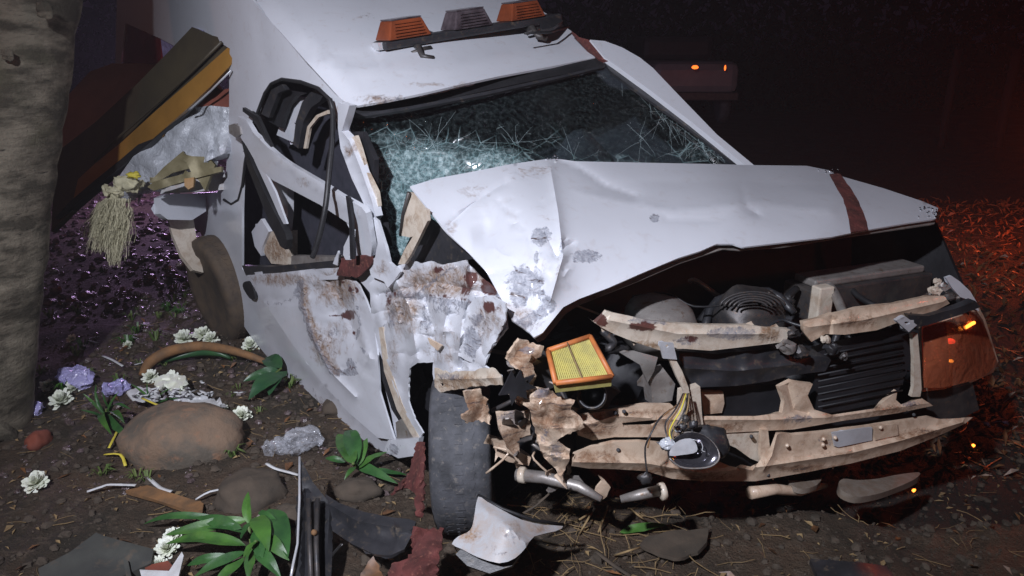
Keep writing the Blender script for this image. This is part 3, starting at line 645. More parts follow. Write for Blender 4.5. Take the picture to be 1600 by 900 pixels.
hc = [(641, 291, 2.55), (740, 268, 2.72), (860, 249, 2.90), (1000, 254, 3.05), (1165, 258, 3.30), (1295, 266, 3.40), (1466, 330, 3.08), (1350, 360, 2.84), (1160, 386, 2.58), (1000, 428, 2.42), (905, 467, 2.33), (832, 527, 2.24), (782, 465, 2.33), (735, 398, 2.42), (690, 350, 2.50), (850, 330, 2.50), (1000, 330, 2.66), (1150, 320, 2.80), (1300, 310, 3.02), (780, 330, 2.52), (850, 430, 2.30)]
hood = sheet('hood', ho, 'white_paint', van, ctrl=hc, step=5, thick=.006, cr=.0008, cf=5, marks=hm, rip=.0045,
      creases=[([(868, 248), (905, 262), (950, 292), (990, 305)], .028, 10), ([(860, 262), (872, 330), (880, 400), (860, 470)], -.03, 9), ([(900, 300), (1050, 330), (1180, 318), (1300, 330)], -.014, 10), ([(900, 300), (1000, 285), (1150, 284), (1290, 290)], .014, 18), ([(1040, 342), (1120, 345), (1162, 325), (1185, 335)], .006, 4), ([(700, 352), (735, 320), (790, 285)], .016, 6),
               ([(1160, 295), (1166, 322), (1185, 336)], .008, 4), ([(870, 400), (884, 385), (893, 380)], .014, 3), ([(852, 365), (868, 398)], .010, 3), ([(760, 430), (810, 420), (850, 440)], .010, 7), ([(830, 520), (850, 470), (840, 420)], .014, 7)] + rcr([(790, 440), (850, 350), (890, 400), (870, 480), (830, 520), (795, 495)], 16, 6, .007, 26) + rcr([(700, 340), (800, 270), (860, 262), (870, 300), (760, 400)], 9, 9, .006, 34, 4),
      dents=[(770, 350, 45, 45, .030), (760, 365, 12, 26, .014), (735, 375, 9, 22, -.010), (790, 345, 12, 22, -.01), (820, 470, 30, 30, .02), (1180, 325, 20, 12, .006)])
def hd(u, v): return float(1 / hdf([(u, v)])[0])
hdf = tps([c[:2] for c in hc], [1 / c[2] for c in hc])
sheet('red_stripe', [(1296, 272), (1312, 271), (1328, 292), (1342, 315), (1352, 340), (1357, 359), (1330, 363), (1325, 335), (1318, 310), (1306, 290)], 'red_rag', hood, ctrl=[(c[0], c[1], c[2] - .012) for c in hc], step=6, thick=.003, jag=.6)
sheet('hood_edge_fold', [(834, 527), (848, 520), (862, 502), (880, 480), (905, 467), (950, 450), (1000, 428), (1060, 403), (1095, 392), (1120, 381), (1145, 381), (1160, 386), (1220, 379), (1300, 370), (1350, 360), (1420, 348), (1462, 342), (1460, 350), (1350, 366), (1222, 386), (1155, 391), (1130, 389), (1063, 411), (1003, 437), (906, 476), (884, 490), (850, 530), (840, 534)], 'grey_metal', hood, ctrl=[(c[0], c[1], c[2] + .05) for c in hc], step=8, thick=.004)
gl_ = MB()
for (u, v, n) in ((1300, 268, 14), (1450, 325, 14), (1462, 335, 10), (866, 248, 8)):
    for i in range(n):
        uu, vv = u + rr.gauss(0, 9), v + rr.gauss(0, 2.5) ; gl_.add(*blobvf(P(uu, vv, hd(uu, vv) - .008), [rr.uniform(.002, .005) for _ in range(3)], .5, 2, i, 5, 4))
o = gl_.mk('glass_fragments', 'chrome', hood, smooth=False); o['kind'] = 'stuff'
# hood inner edge and hinge
sheet('hood_inner_edge', [(640, 300), (650, 303), (660, 315), (668, 330), (660, 352), (650, 368), (640, 371), (626, 368), (628, 340), (634, 318)], 'cream_metal', van, base=SP, off=-.01, step=6, thick=.006, cr=.006, marks=[(645, 345, 16, 30, 0, .6)])
tube('hinge_edge', [S0(639, 301, -.03), S0(630, 335, -.02), S0(626, 368, -.01)], .007, 'dark_metal', van, 6)
sheet('hood_hinge', [(660, 325), (667, 328), (668, 345), (655, 372), (642, 398), (632, 413), (622, 413), (632, 390), (648, 365), (656, 345)], 'cream_metal', van, base=SP, off=-.05, step=6, thick=.012, marks=[(640, 400, 16, 16, 0, .8)])
sheet('cowl_shadow_panel', [(640, 372), (668, 340), (720, 378), (742, 404), (700, 412), (655, 415), (620, 415)], 'black_plastic', van, base=SP, off=.10, step=8, thick=.01)
tube('hinge_rod', [S0(640, 400, .0), S0(660, 350, .0), S0(672, 338, .02)], .006, 'rubber_seal', van, 5)
# crumpled fender
fo = [(577, 442), (614, 420), (640, 406), (655, 412), (672, 408), (690, 414), (728, 406), (748, 430), (765, 445), (782, 462), (790, 478), (792, 512), (778, 530), (765, 547), (757, 572), (770, 580), (782, 586), (784, 600), (750, 605), (709, 609), (679, 608), (676, 585), (677, 566), (652, 567), (640, 576), (638, 600), (638, 625), (648, 655), (661, 677), (656, 684), (637, 652), (618, 610), (600, 568), (588, 540), (580, 495)]
fmk = [(690, 440, 100, 34, 0, 1.05), (630, 480, 40, 60, 0, .95), (700, 540, 60, 60, 0, .6), (755, 420, 20, 14, 0, 1.1), (665, 500, 14, 30, 1, .7), (615, 560, 16, 50, 0, .7), (765, 448, 16, 17, 2, 1.15), (735, 435, 14, 14, 2, .95), (728, 452, 12, 14, 2, .75), (686, 422, 12, 7, 2, .85), ([(605, 458), (640, 460), (690, 462), (735, 470)], 5, 2, .52), ([(605, 458), (660, 464), (740, 480)], 9, 1, .75), ([(652, 460), (684, 434), (712, 415)], 3, 1, .9), (612, 500, 8, 22, 1, .8), (720, 600, 60, 14, 0, .9), (770, 500, 24, 50, 0, .75), (785, 470, 20, 40, 1, .7), (640, 520, 40, 40, 0, .45), (700, 485, 40, 12, 1, .6), (606, 470, 10, 20, 2, .6), (760, 480, 30, 12, 2, .6)]
sheet('front_fender', fo, 'white_paint', van, base=SP, off=[(577, 442, .01), (700, 430, .03), (790, 480, .03), (690, 520, -.03), (640, 600, .02), (660, 680, .0), (770, 595, -.06), (610, 500, .02)], step=4.5, cr=.014, cf=6.5, thick=.006, marks=fmk, jag=.8, rip=.011,
      creases=[([(614, 430), (640, 480), (652, 560)], -.03, 7), ([(728, 410), (735, 450), (722, 500), (716, 560)], -.035, 6), ([(590, 460), (680, 440), (780, 462)], .03, 7), ([(665, 470), (680, 520), (678, 570)], .03, 6), ([(745, 470), (735, 530), (720, 575)], .035, 6), ([(700, 480), (690, 530)], -.03, 5)] + rcr([(580, 440), (740, 410), (790, 480), (760, 600), (690, 600), (650, 540), (640, 600), (600, 540)], 46, 5, .016, 30))
sheet('fender_fold', [(731, 478), (742, 466), (768, 462), (790, 474), (789, 500), (776, 530), (762, 552), (753, 575), (735, 566), (716, 556), (722, 520)], 'white_paint', van, base=SP, off=-.05, step=4, cr=.006, cf=8, thick=.005, jag=1, rip=.008, marks=[(738, 535, 15, 30, 1, 1.15), (745, 500, 14, 14, 1, .8), (765, 480, 20, 14, 2, .7), (760, 500, 40, 50, 0, .75)], creases=[([(728, 480), (722, 530), (716, 556)], -.02, 3), ([(760, 505), (745, 570)], .02, 4)])
sheet('fender_lip', [(679, 575), (700, 582), (745, 578), (768, 574), (783, 586), (785, 602), (750, 603), (712, 609), (686, 613), (679, 605)], 'cream_metal', van, base=SP, off=-.10, step=5, cr=.008, cf=12, thick=.004, jag=1.8, rip=.004, marks=[(720, 600, 70, 20, 0, .95), (700, 588, 30, 8, 1, .8)], holes=[[(688, 600), (692, 598), (694, 602), (690, 604)]], creases=[([(682, 592), (740, 592), (784, 590)], -.012, 3)])
strip('torn_liner_shard', [(668, 528), (690, 540)], [(672, 538), (684, 548)], 'tan_metal', -.07, .006)
sheet('wheel_housing', [(600, 460), (800, 440), (850, 560), (850, 720), (760, 800), (700, 800), (640, 700), (610, 600)], 'engine_black', van, base=SP, off=.42, step=20, thick=.02)
sheet('sill_end', [(606, 688), (655, 684), (650, 712), (622, 716), (600, 704)], 'white_paint', van, base=SP, off=-.02, step=6, thick=.02, cr=.006, marks=[(615, 702, 14, 12, 1, .8)])
strip('door_gap_liner', [(392, 440), (440, 520), (520, 600), (600, 672), (618, 686)], [(572, 436), (596, 540), (622, 620), (648, 668), (652, 684)], 'engine_black', .16, .02)  # black backing that paints the door gap as dark shade
sheet('inner_sill', [(618, 660), (634, 650), (648, 668), (652, 684), (620, 686)], 'grey_metal', van, base=SP, off=.03, step=6, thick=.02)
# wheels
def wheel(name, c, axis, r, wd, mt, mr_, flat=0):
    c = Vector(c); a = Vector(axis).normalized(); h = wd / 2
    o = bpy.data.objects.new(name, None); COL.objects.link(o); o.parent = van
    prof = [(r * .64, -h * .8), (r * .72, -h * .98), (r * .88, -h), (r * .965, -h * .88), (r * .99, -h * .6), (r, -h * .3), (r, h * .3), (r * .99, h * .6), (r * .965, h * .88), (r * .88, h), (r * .72, h * .98), (r * .64, h * .8)]
    lathe('tyre', c, a, prof, mt, o, 64)
    # tread blocks
    t = a.cross(Vector((0, 0, 1))).normalized(); u = a.cross(t); mb = MB()
    for k in range(56):
        th = k / 56 * 6.283
        rad = t * math.cos(th) + u * math.sin(th); tan = a.cross(rad)
        for j, (x, wx) in enumerate(((-.42, .26), (-.05, .26), (.32, .26))):
            sk = (tan + a * (.35 if j % 2 else -.35)).normalized()
            mb.box(c + rad * (r * (1.0 - .02 * abs(x))) + a * x * h + tan * (j % 2) * .014, ((.024 * r / .29), wx * h, .0035), (sk, a, rad))
    q = mb.mk('tread_blocks', mt, o, smooth=False); q['kind'] = 'stuff'
    lathe('rim', c, a, [(0, -h * .45), (r * .2, -h * .5), (r * .3, -h * .35), (r * .52, -h * .4), (r * .60, -h * .7), (r * .655, -h * .82), (r * .655, h * .82), (r * .6, h * .6), (r * .55, 0), (0, .0)], mr_, o, 48)
    return o
wheel('front_wheel', (-.172, 2.45, .29), (.985, .02, .03), .29, .205, 'rubber', 'muddy_rim')
wheel('rear_wheel', P(344, 452, 4.62), (.74, .67, .12), .33, .16, 'muddy_tyre', 'muddy_rim')
wheel('front_wheel', (1.15, 3.2, .27), (.79, .61, 0), .28, .19, 'rubber', 'muddy_rim')
# underbody and engine bay
MB().hexa([Vector(p) for p in ((-.05, 2.45, .26), (1.25, 3.0, .26), (.1, 5.4, .3), (-1.5, 4.2, .3))], [Vector(p) for p in ((-.05, 2.45, .36), (1.25, 3.0, .36), (.1, 5.4, .4), (-1.5, 4.2, .4))]).mk('underbody', 'engine_black', van, smooth=False)
sheet('firewall', [(640, 300), (1290, 275), (1420, 380), (1420, 640), (1000, 720), (720, 640), (640, 420)], 'engine_black', van, ctrl=[(640, 300, 3.05), (1290, 275, 3.75), (1420, 640, 3.7), (720, 640, 3.1)], step=40, thick=.02)
sheet('far_inner_fender', [(1330, 372), (1460, 345), (1500, 440), (1500, 600), (1420, 640), (1330, 640)], 'engine_black', van, ctrl=[(1330, 372, 3.55), (1460, 345, 3.3), (1500, 600, 3.15), (1420, 640, 3.5)], step=20, thick=.02)
eb = MB(); 
for i, (u, v, d, s) in enumerate(((1120, 560, 2.95, .20), (960, 600, 2.85, .18), (1240, 600, 3.1, .18), (1060, 660, 2.9, .2), (900, 660, 2.75, .16), (1330, 620, 3.25, .16), (860, 560, 2.8, .15))):
    eb.add(*blobvf(P(u, v, d), (s, s * .8, s * .8), .5, 2.2, i, 24, 14, ridge=.2))
eb.mk('engine_block', 'engine_black', van)
lathe('strut_tower', P(1032, 492, 2.68), (0.05, -.15, 1), [(.135, -.10), (.13, -.02), (.115, .02), (.095, .035), (.06, .045), (0, .05)], 'grey_metal', van, 32, jit=.03)
lathe('intake_cover', P(1176, 488, 2.80), (.2, -.5, .8), [(.13, -.12), (.13, .0), (.115, .03), (.08, .035), (.075, .05), (.03, .05), (0, .055)], 'dark_metal', van, 32, jit=.03)
for k in range(5):
    tube('intake_rib', [P(1176 + math.cos(t) * (52 - k * 7), 482 + math.sin(t) * (26 - k * 3.5), 2.72 - .012 * k) for t in np.linspace(3.3, 6.1, 12)], .0045, 'dark_metal', van, 5)
bt = MB(); b0, b1 = P(1272, 482, 2.95), P(1462, 452, 3.18); bxx = (b1 - b0).normalized(); byy = Vector((0, 0, 1)).cross(bxx)
MB().box((b0 + b1) / 2 + byy * .10 + Vector((0, 0, .0)), ((b1 - b0).length, .16, .13), (bxx, byy, Vector((0, 0, 1)))).mk('battery_box', 'dark_metal', van, smooth=False, bevel=.01)
MB().box((b0 + b1) / 2 + byy * .10 + Vector((0, 0, .08)), ((b1 - b0).length * .9, .12, .03), (bxx, byy, Vector((0, 0, 1)))).mk('battery_lid', 'grey_metal', van, smooth=False, bevel=.008)
MB().box(b0 + Vector((.02, -.01, .02)), (.07, .05, .15), (bxx, byy, Vector((0, 0, 1)))).mk('relay_box', 'cream_metal', van, smooth=False, bevel=.006)
tube('bay_hose', line3([(1290, 440, 3.05), (1302, 455, 2.95), (1312, 475, 2.85), (1318, 492, 2.78)]), .018, 'grey_metal', van, 8, k=3)
tube('bay_hose', line3([(1320, 436, 3.1), (1340, 462, 3.0), (1375, 480, 2.92), (1420, 486, 2.9)]), .012, 'rubber_seal', van, 8, k=3)
tube('bay_hose', line3([(1100, 520, 2.8), (1120, 470, 2.85), (1200, 455, 2.9), (1240, 490, 2.85)]), .016, 'black_plastic', van, 8, k=3)
hq = random.Random(12)
for k in range(40):
    u, v = hq.uniform(860, 1400), hq.uniform(470, 645); d = hq.uniform(2.55, 2.85) + (u - 880) * .0007
    pl_ = [(u, v, d)]
    for j in range(3): u += hq.uniform(-60, 60); v += hq.uniform(-34, 34); pl_.append((u, v, d + hq.uniform(-.05, .08)))
    tube('bay_hose' if k % 3 else 'bay_wire', line3(pl_), hq.uniform(.006, .016) if k % 3 else .004, hq.choice(('black_plastic', 'dark_metal', 'rubber_seal', 'grey_metal')), van, 7, k=4)
# front structure
def fs(name, out, m, off=0, thick=.03, **k):
    k.setdefault('step', 6); k.setdefault('cr', .0025)
    return sheet(name, out, m, van, base=FP, off=off, thick=thick, **k)
fs('radiator_support', [(921, 498), (930, 505), (948, 486), (960, 489), (985, 494), (1010, 500), (1060, 506), (1110, 508), (1170, 508), (1235, 515), (1228, 534), (1180, 540), (1110, 548), (1070, 545), (1055, 545), (1030, 547), (990, 534), (960, 522), (940, 512)], 'cream_metal', -.02, .018, marks=[(1000, 510, 34, 10, 2, .95), (1010, 500, 40, 9, 1, 1.1), (1145, 521, 44, 11, 1, 1.2), (940, 500, 12, 12, 2, 1.1), (1075, 533, 30, 8, 1, .9), (1010, 538, 60, 8, 0, 1.0), (1080, 530, 20, 8, 2, .7), (1200, 520, 30, 20, 0, 1.0)], creases=[([(950, 500), (1060, 522), (1200, 522)], -.012, 5)])
fs('radiator_support', [(1255, 502), (1300, 492), (1340, 482), (1400, 474), (1450, 463), (1475, 462), (1484, 474), (1450, 492), (1400, 505), (1370, 516), (1320, 523), (1290, 522), (1268, 534), (1256, 520)], 'tan_metal', .0, .02, marks=[(1340, 500, 60, 16, 0, .8), (1380, 492, 40, 8, 2, .4)], creases=[([(1258, 512), (1350, 500), (1480, 470)], -.015, 5), ([(1300, 500), (1295, 520)], .015, 4)])
for i, (u, v, r_) in enumerate(((1238, 520, .03), (1228, 540, .035), (1250, 548, .03), (1300, 545, .035), (1290, 530, .02), (1318, 556, .02))):
    mk('latch_piece', *crumple(P(u, v, FP(u, v) - .02), (r_ * .8, r_ * .5, r_ * .6), i + 3, .9, 16, 10), ('dark_metal', 'grey_metal', 'dark_metal', 'black_plastic', 'cream_metal', 'dark_metal')[i], van, sharp=30)
tube('latch_cable', line3([(1215, 520, 2.52), (1205, 508, 2.55), (1222, 500, 2.57), (1240, 506, 2.56), (1262, 512, 2.54)]), .006, 'black_plastic', van, 6, k=3)
fs('radiator_shroud', [(1060, 548), (1120, 553), (1180, 547), (1215, 545), (1245, 562), (1275, 556), (1300, 560), (1290, 580), (1240, 586), (1200, 596), (1150, 603), (1078, 606), (1066, 580)], 'black_plastic', .03, .06, cr=.012, creases=[([(1060, 575), (1150, 580), (1240, 570)], -.02, 6)])
fs('radiator', [(1270, 552), (1330, 538), (1420, 521), (1424, 560), (1410, 600), (1385, 640), (1300, 650), (1278, 646)], 'engine_black', .08, .05, cr=.002)
for k in range(9):
    tube('radiator_slat', [P(1278, 556 + k * 10, FP(1278, 556) + .07), P(1410, 530 + k * 10, FP(1410, 530) + .07)], .0035, 'engine_black', van, 5)
fs('lower_grille', [(1078, 606), (1220, 600), (1222, 648), (1100, 652)], 'engine_black', .10, .04)
fs('grey_duct', [(1015, 590), (1040, 580), (1055, 600), (1050, 626), (1020, 632)], 'grey_metal', .05, .05, cr=.01)
fs('cooling_pipe', [(1095, 612), (1130, 612), (1132, 630), (1128, 645), (1100, 648)], 'tan_metal', .08, .04, cr=.01)
fs('bracket_plate', [(1030, 534), (1052, 536), (1058, 562), (1036, 560)], 'white_plate', -.06, .006, step=4, cr=0, holes=[[(1040, 539), (1044, 538), (1045, 542), (1041, 544)]])
fs('center_stay', [(1046, 562), (1056, 562), (1066, 580), (1076, 606), (1082, 640), (1066, 650), (1068, 610), (1058, 590)], 'cream_metal', -.05, .012, marks=[(1065, 600, 14, 30, 0, .6)])
fs('stay_bracket', [(1065, 612), (1094, 604), (1097, 650), (1100, 672), (1062, 680)], 'cream_metal', -.03, .03, marks=[(1080, 620, 20, 20, 0, .6)])
fs('side_stay', [(1426, 523), (1434, 521), (1438, 570), (1440, 608), (1438, 620), (1424, 620), (1428, 606), (1428, 560)], 'cream_metal', -.02, .015)
fs('slanted_bracket', [(990, 548), (1028, 558), (1022, 580), (1012, 598), (1000, 570), (970, 552)], 'grey_metal', .03, .01, cr=.012)
# two cross beams
bmk = [(930, 670, 40, 14, 0, 1.1), (1120, 668, 60, 8, 0, 1.0), (1010, 645, 50, 8, 0, .9), (1390, 640, 50, 10, 0, 1.0), (1250, 655, 40, 10, 1, .7), (1000, 660, 120, 20, 0, .55), (1150, 660, 100, 30, 0, .45), (1330, 650, 100, 20, 0, .6), (930, 650, 40, 20, 0, .7)]
slot = [(972, 661), (1000, 658), (1026, 656), (1028, 662), (1020, 667), (975, 667)]
fs('upper_cross_beam', [(906, 650), (925, 645), (975, 637), (1010, 632), (1050, 633), (1062, 645), (1100, 650), (1180, 650), (1222, 645), (1226, 628), (1218, 604), (1234, 597), (1270, 600), (1262, 618), (1272, 640), (1300, 648), (1368, 638), (1388, 622), (1402, 611), (1400, 625), (1408, 632), (1440, 622), (1458, 634), (1400, 646), (1320, 657), (1240, 671), (1180, 674), (1100, 678), (1040, 683), (960, 683), (926, 688), (903, 680)], 'tan_metal', 0, .016, marks=bmk + [(1240, 620, 30, 20, 1, .35), (1420, 632, 30, 12, 1, .6)], holes=[slot], creases=[([(905, 668), (960, 650), (1060, 656), (1200, 656), (1300, 652), (1450, 630)], -.014, 5), ([(1230, 600), (1240, 640), (1262, 645)], .02, 6)])
fs('lower_cross_beam', [(893, 728), (900, 708), (925, 699), (960, 691), (1000, 690), (1040, 694), (1085, 704), (1110, 715), (1140, 728), (1176, 735), (1188, 718), (1190, 672), (1200, 671), (1203, 700), (1212, 676), (1240, 680), (1290, 675), (1350, 667), (1400, 660), (1452, 652), (1470, 655), (1520, 652), (1508, 662), (1462, 683), (1405, 705), (1330, 724), (1260, 738), (1180, 752), (1100, 752), (1050, 748), (1010, 736), (960, 733), (920, 732)], 'tan_metal', -.02, .016, marks=[(940, 715, 50, 16, 0, 1.0), (1020, 735, 60, 8, 0, 1.1), (1260, 732, 90, 8, 0, 1.0), (1440, 680, 60, 12, 0, 1.1), (1100, 745, 60, 12, 0, 1.0), (1300, 690, 70, 12, 1, .45), (1210, 735, 50, 16, 1, .4), (1340, 712, 120, 12, 0, .6)], creases=[([(893, 722), (1010, 724), (1100, 740), (1200, 728), (1240, 722), (1330, 708), (1410, 688), (1510, 658)], -.03, 6), ([(1214, 680), (1206, 712), (1190, 740)], -.02, 5)])
fs('reinforcement_plate', [(1300, 676), (1350, 669), (1363, 668), (1363, 688), (1310, 699), (1304, 697)], 'white_plate', -.035, .006, cr=0, step=5)
fs('reinforcement_plate', [(1366, 667), (1402, 662), (1404, 680), (1368, 688)], 'tan_metal', -.035, .006, cr=0, step=5)
for (u, v) in ((1230, 696), (1287, 686), (1305, 684), (1286, 695), (1376, 668)):
    lathe('bolt', P(u, v, FP(u, v) - .045), ray(u, v) * -1, [(.007, -.01), (.007, .002), (.005, .004), (0, .004)], 'tan_metal', van, 8)
for (u, v) in ((961, 645), (975, 643), (966, 703), (1246, 720), (1174, 682), (1428, 648), (1200, 742)):
    lathe('bolt_hole', P(u, v, FP(u, v) - .026), ray(u, v) * -1, [(.006, -.03), (.0065, .0), (.005, .001), (0, .0)], 'engine_black', van, 10)
fs('beam_bracket', [(1110, 677), (1186, 676), (1186, 722), (1172, 716), (1150, 700), (1118, 686)], 'cream_metal', .01, .01, marks=[(1150, 690, 40, 20, 0, .5)])
# beam back plate, dark
fs('beam_back_plate', [(900, 640), (1450, 640), (1480, 660), (1220, 735), (1100, 745), (900, 720)], 'engine_black', .10, .03, cr=0, step=20)
# crushed rail end on the left
fs('crushed_rail_end', [(795, 614), (818, 609), (832, 606), (858, 609), (872, 620), (898, 625), (892, 640), (906, 655), (914, 668), (880, 682), (870, 690), (890, 705), (889, 722), (878, 742), (886, 762), (865, 730), (850, 715), (842, 695), (832, 660), (828, 640), (812, 630)], 'tan_metal', [(795, 614, .0), (890, 640, -.09), (870, 690, -.06), (880, 740, -.03), (840, 650, -.04)], .008, cr=.016, cf=13, jag=1.2, step=4, sharp=20, rip=.006, marks=[(860, 640, 60, 60, 0, 1.0), (845, 615, 24, 10, 1, .9), (868, 700, 16, 30, 1, .7), (850, 680, 12, 16, 1, .6)])
fs('torn_bracket', [(792, 562), (800, 545), (812, 530), (850, 541), (846, 556), (832, 566), (838, 590), (828, 612), (812, 604), (814, 580), (800, 572)], 'tan_metal', -.02, .010, cr=.02, cf=10, jag=1.5, step=4, marks=[(820, 560, 40, 40, 0, 1.0), (825, 548, 16, 8, 1, .9)])
fs('torn_bracket', [(775, 646), (828, 644), (829, 680), (812, 684), (810, 718), (795, 702), (780, 668)], 'tan_metal', .05, .012, cr=.015, step=5, jag=1, marks=[(800, 655, 30, 16, 1, .9), (800, 690, 40, 40, 0, 1.0)])
fs('torn_bracket', [(726, 612), (752, 608), (764, 640), (766, 664), (748, 656), (730, 662), (722, 650), (736, 640)], 'tan_metal', [(726, 612, .0), (766, 664, .02), (726, 650, -.02)], .008, cr=.02, cf=10, jag=2, step=4, marks=[(745, 635, 30, 30, 0, 1)])
fs('suspension_arm', [(770, 690), (800, 700), (830, 715), (826, 728), (795, 722), (776, 712)], 'tan_metal', .12, .04, cr=.01)
fs('frayed_plastic', [(790, 600), (800, 580), (806, 592), (814, 578), (818, 592), (836, 586), (826, 600), (838, 606), (822, 610), (824, 624), (808, 618), (800, 634), (796, 616), (780, 618)], 'engine_black', -.05, .006, step=4, cr=.01)  # black jagged sheet standing in for a hole in shadow
fs('duct_side', [(838, 560), (858, 556), (866, 605), (848, 612), (834, 596)], 'dark_metal', .04, .05, cr=.012)
lathe('intake_hose_mouth', P(925, 617, 2.28), ray(925, 617) * -1 + Vector((-.1, 0, .1)), [(.028, -.12), (.036, -.06), (.034, .0), (.039, .012), (.043, .008), (.044, -.01), (.040, -.06), (.034, -.12)], 'black_plastic', van, 28)
fs('hose_flange', [(945, 600), (970, 612), (958, 622), (948, 640), (936, 640)], 'dark_metal', .03, .03)
fs('hose_flange', [(880, 612), (905, 602), (900, 626), (908, 640), (888, 632)], 'black_plastic', .02, .04, cr=.01)
sq_ = random.Random(21)
for k in range(34):
    u, v = sq_.gauss(825, 38), sq_.gauss(640, 48); s = sq_.uniform(8, 22); a0 = sq_.uniform(0, 6.3); el = sq_.uniform(.35, 1)
    out = []
    for j in range(8):
        a = a0 + j * .785; rr_ = s * sq_.uniform(.45, 1.1); x, y = math.cos(a) * rr_, math.sin(a) * rr_ * el
        out.append((u + x * math.cos(a0) - y * math.sin(a0), v + x * math.sin(a0) + y * math.cos(a0)))
    if 850 < u < 965 and 520 < v < 610 or u < 785: continue
    fs('torn_scrap', out, sq_.choice(('tan_metal', 'cream_metal', 'grey_metal', 'dark_metal', 'black_plastic', 'tan_metal')), [(u - 10, v, sq_.uniform(.0, .16)), (u + 10, v - 8, sq_.uniform(.0, .16)), (u, v + 10, sq_.uniform(.0, .16))], .004, step=4, cr=.008, cf=14, jag=1.2, sharp=22, marks=[(u, v, 20, 20, sq_.choice((0, 1)), .95)], seed=k)
for k in range(9):
    u, v = sq_.uniform(770, 880), sq_.uniform(590, 730); d = FP(u, v) + sq_.uniform(.0, .12)
    tube('bent_rod', line3([(u, v, d), (u + sq_.uniform(-25, 25), v + sq_.uniform(5, 25), d - .02), (u + sq_.uniform(-40, 40), v + sq_.uniform(20, 45), d + .02)]), sq_.uniform(.003, .008), sq_.choice(('grey_metal', 'dark_metal', 'tan_metal')), van, 6, k=3)
# air filter
af = bpy.data.objects.new('air_filter', None); COL.objects.link(af); af.parent = van
A = [P(856, 549, 2.26), P(922, 527, 2.30), P(956, 590, 2.20), P(868, 600, 2.16)]
nn = (A[1] - A[0]).cross(A[3] - A[0]).normalized()
if nn.dot(A[0] - Vector((0, 0, CH))) > 0: nn = -nn
pl = MB()
K = 56
V = []; F = []
for i in range(K + 1):
    t = i / K
    e0 = A[0].lerp(A[1], t); e1 = A[3].lerp(A[2], t); hgt = .004 if i % 2 else -.001
    V += [e0 + nn * hgt, e1 + nn * hgt]
for i in range(K): F.append((2 * i, 2 * i + 1, 2 * i + 3, 2 * i + 2))
mk('pleats', V, F, 'yellow_filter', af, smooth=False)
MB().hexa([p - nn * .036 for p in A], [p - nn * .004 for p in A]).mk('filter_body', 'yellow_filter', af, smooth=False)
for i in range(4):
    p, q = A[i], A[(i + 1) % 4]
    tube('rubber_frame', [p + nn * .004, q + nn * .004], .0085, 'orange_rubber', af, 6)
mid = [(A[0].lerp(A[1], .45)) + nn * .010, (A[3].lerp(A[2], .47)) + nn * .010]
tube('glue_line', mid, .0025, 'straw', af, 4)
# hanging lamp with wires
lm = bpy.data.objects.new('fog_lamp', None); COL.objects.link(lm); lm.parent = van
lc = P(1078, 702, 2.30); la = (ray(1078, 702) * -1 + Vector((-.25, 0, .30))).normalized()
sheet('reflector_bowl', [(1044, 700), (1052, 688), (1066, 679), (1082, 676), (1100, 681), (1115, 694), (1123, 708), (1121, 722), (1108, 729), (1085, 731), (1062, 729), (1046, 718)], 'mirror_dark', lm, ctrl=[(1084, 704, 2.26)], dents=[(1084, 704, 30, 20, .05)], soft=2, step=4, thick=.003)
sheet('reflector_patch', [(1046, 712), (1050, 698), (1062, 688), (1078, 685), (1086, 690), (1090, 702), (1084, 708), (1064, 711)], 'white_plate', lm, ctrl=[(1066, 700, 2.245)], soft=2, step=4, thick=.003, cr=.002, cf=30)  # white patch painted as the bright reflection in the bowl
tube('bowl_rim', line3([(1046, 716, 2.25), (1062, 729, 2.25), (1085, 732, 2.25), (1110, 729, 2.25), (1123, 718, 2.26), (1122, 704, 2.27), (1110, 688, 2.28), (1092, 678, 2.28), (1070, 676, 2.28), (1052, 688, 2.27)]), .0028, 'grey_metal', lm, 6, k=3)
tube('reflector_wire', line3([(1082, 687, 2.24), (1094, 690, 2.24), (1098, 698, 2.24), (1097, 704, 2.24), (1102, 706, 2.24)]), .0015, 'white_plate', lm, 5, k=3)
lathe('lamp_bulb', P(1060, 672, 2.27), la, [(.010, -.01), (.012, .02), (.006, .035), (0, .037)], 'chrome', lm, 12)
mk('lamp_housing', *blobvf(P(1102, 692, 2.36), (.075, .05, .06), .25, 1.6, 8), 'black_plastic', lm)
mk('lamp_socket', *blobvf(P(1043, 694, 2.27), (.028, .02, .018), .5, 2.6, 5, 12, 8, ridge=.4), 'silver_wrap', lm)
for k, (m_, a) in enumerate((('yellow_thing', 0), ('black_plastic', 6), ('branch_bark', -5), ('straw', 10), ('black_plastic', -9))):
    tube('wire', line3([(1072 + a * .5, 615, 2.36), (1064 + a, 640, 2.31), (1052 + a * 1.3, 660, 2.30), (1046 + a * .6, 676, 2.28), (1050 + a * .3, 690, 2.27)]), .0026, m_, lm, 5, k=4)
tube('wire', line3([(1048, 640, 2.33), (1030, 655, 2.29), (1016, 680, 2.27), (1008, 700, 2.28), (1010, 730, 2.28), (1014, 752, 2.29)]), .003, 'black_plastic', lm, 5, k=4)
tube('wire', line3([(1062, 630, 2.33), (1036, 650, 2.3), (1020, 668, 2.28), (1012, 700, 2.27)]), .0025, 'branch_bark', lm, 5, k=4)
mk('wire_connector', *blobvf(P(1008, 748, 2.28), (.022, .015, .02), .5, 2.6, 9, 12, 8, ridge=.4), 'dark_metal', lm)
for k, (u, v) in enumerate(((1072, 655), (1084, 663), (1066, 668))): mk('wire_clip', *blobvf(P(u, v, 2.29), (.014, .01, .012), .5, 2.6, k, 10, 8, ridge=.4), 'black_plastic', lm)
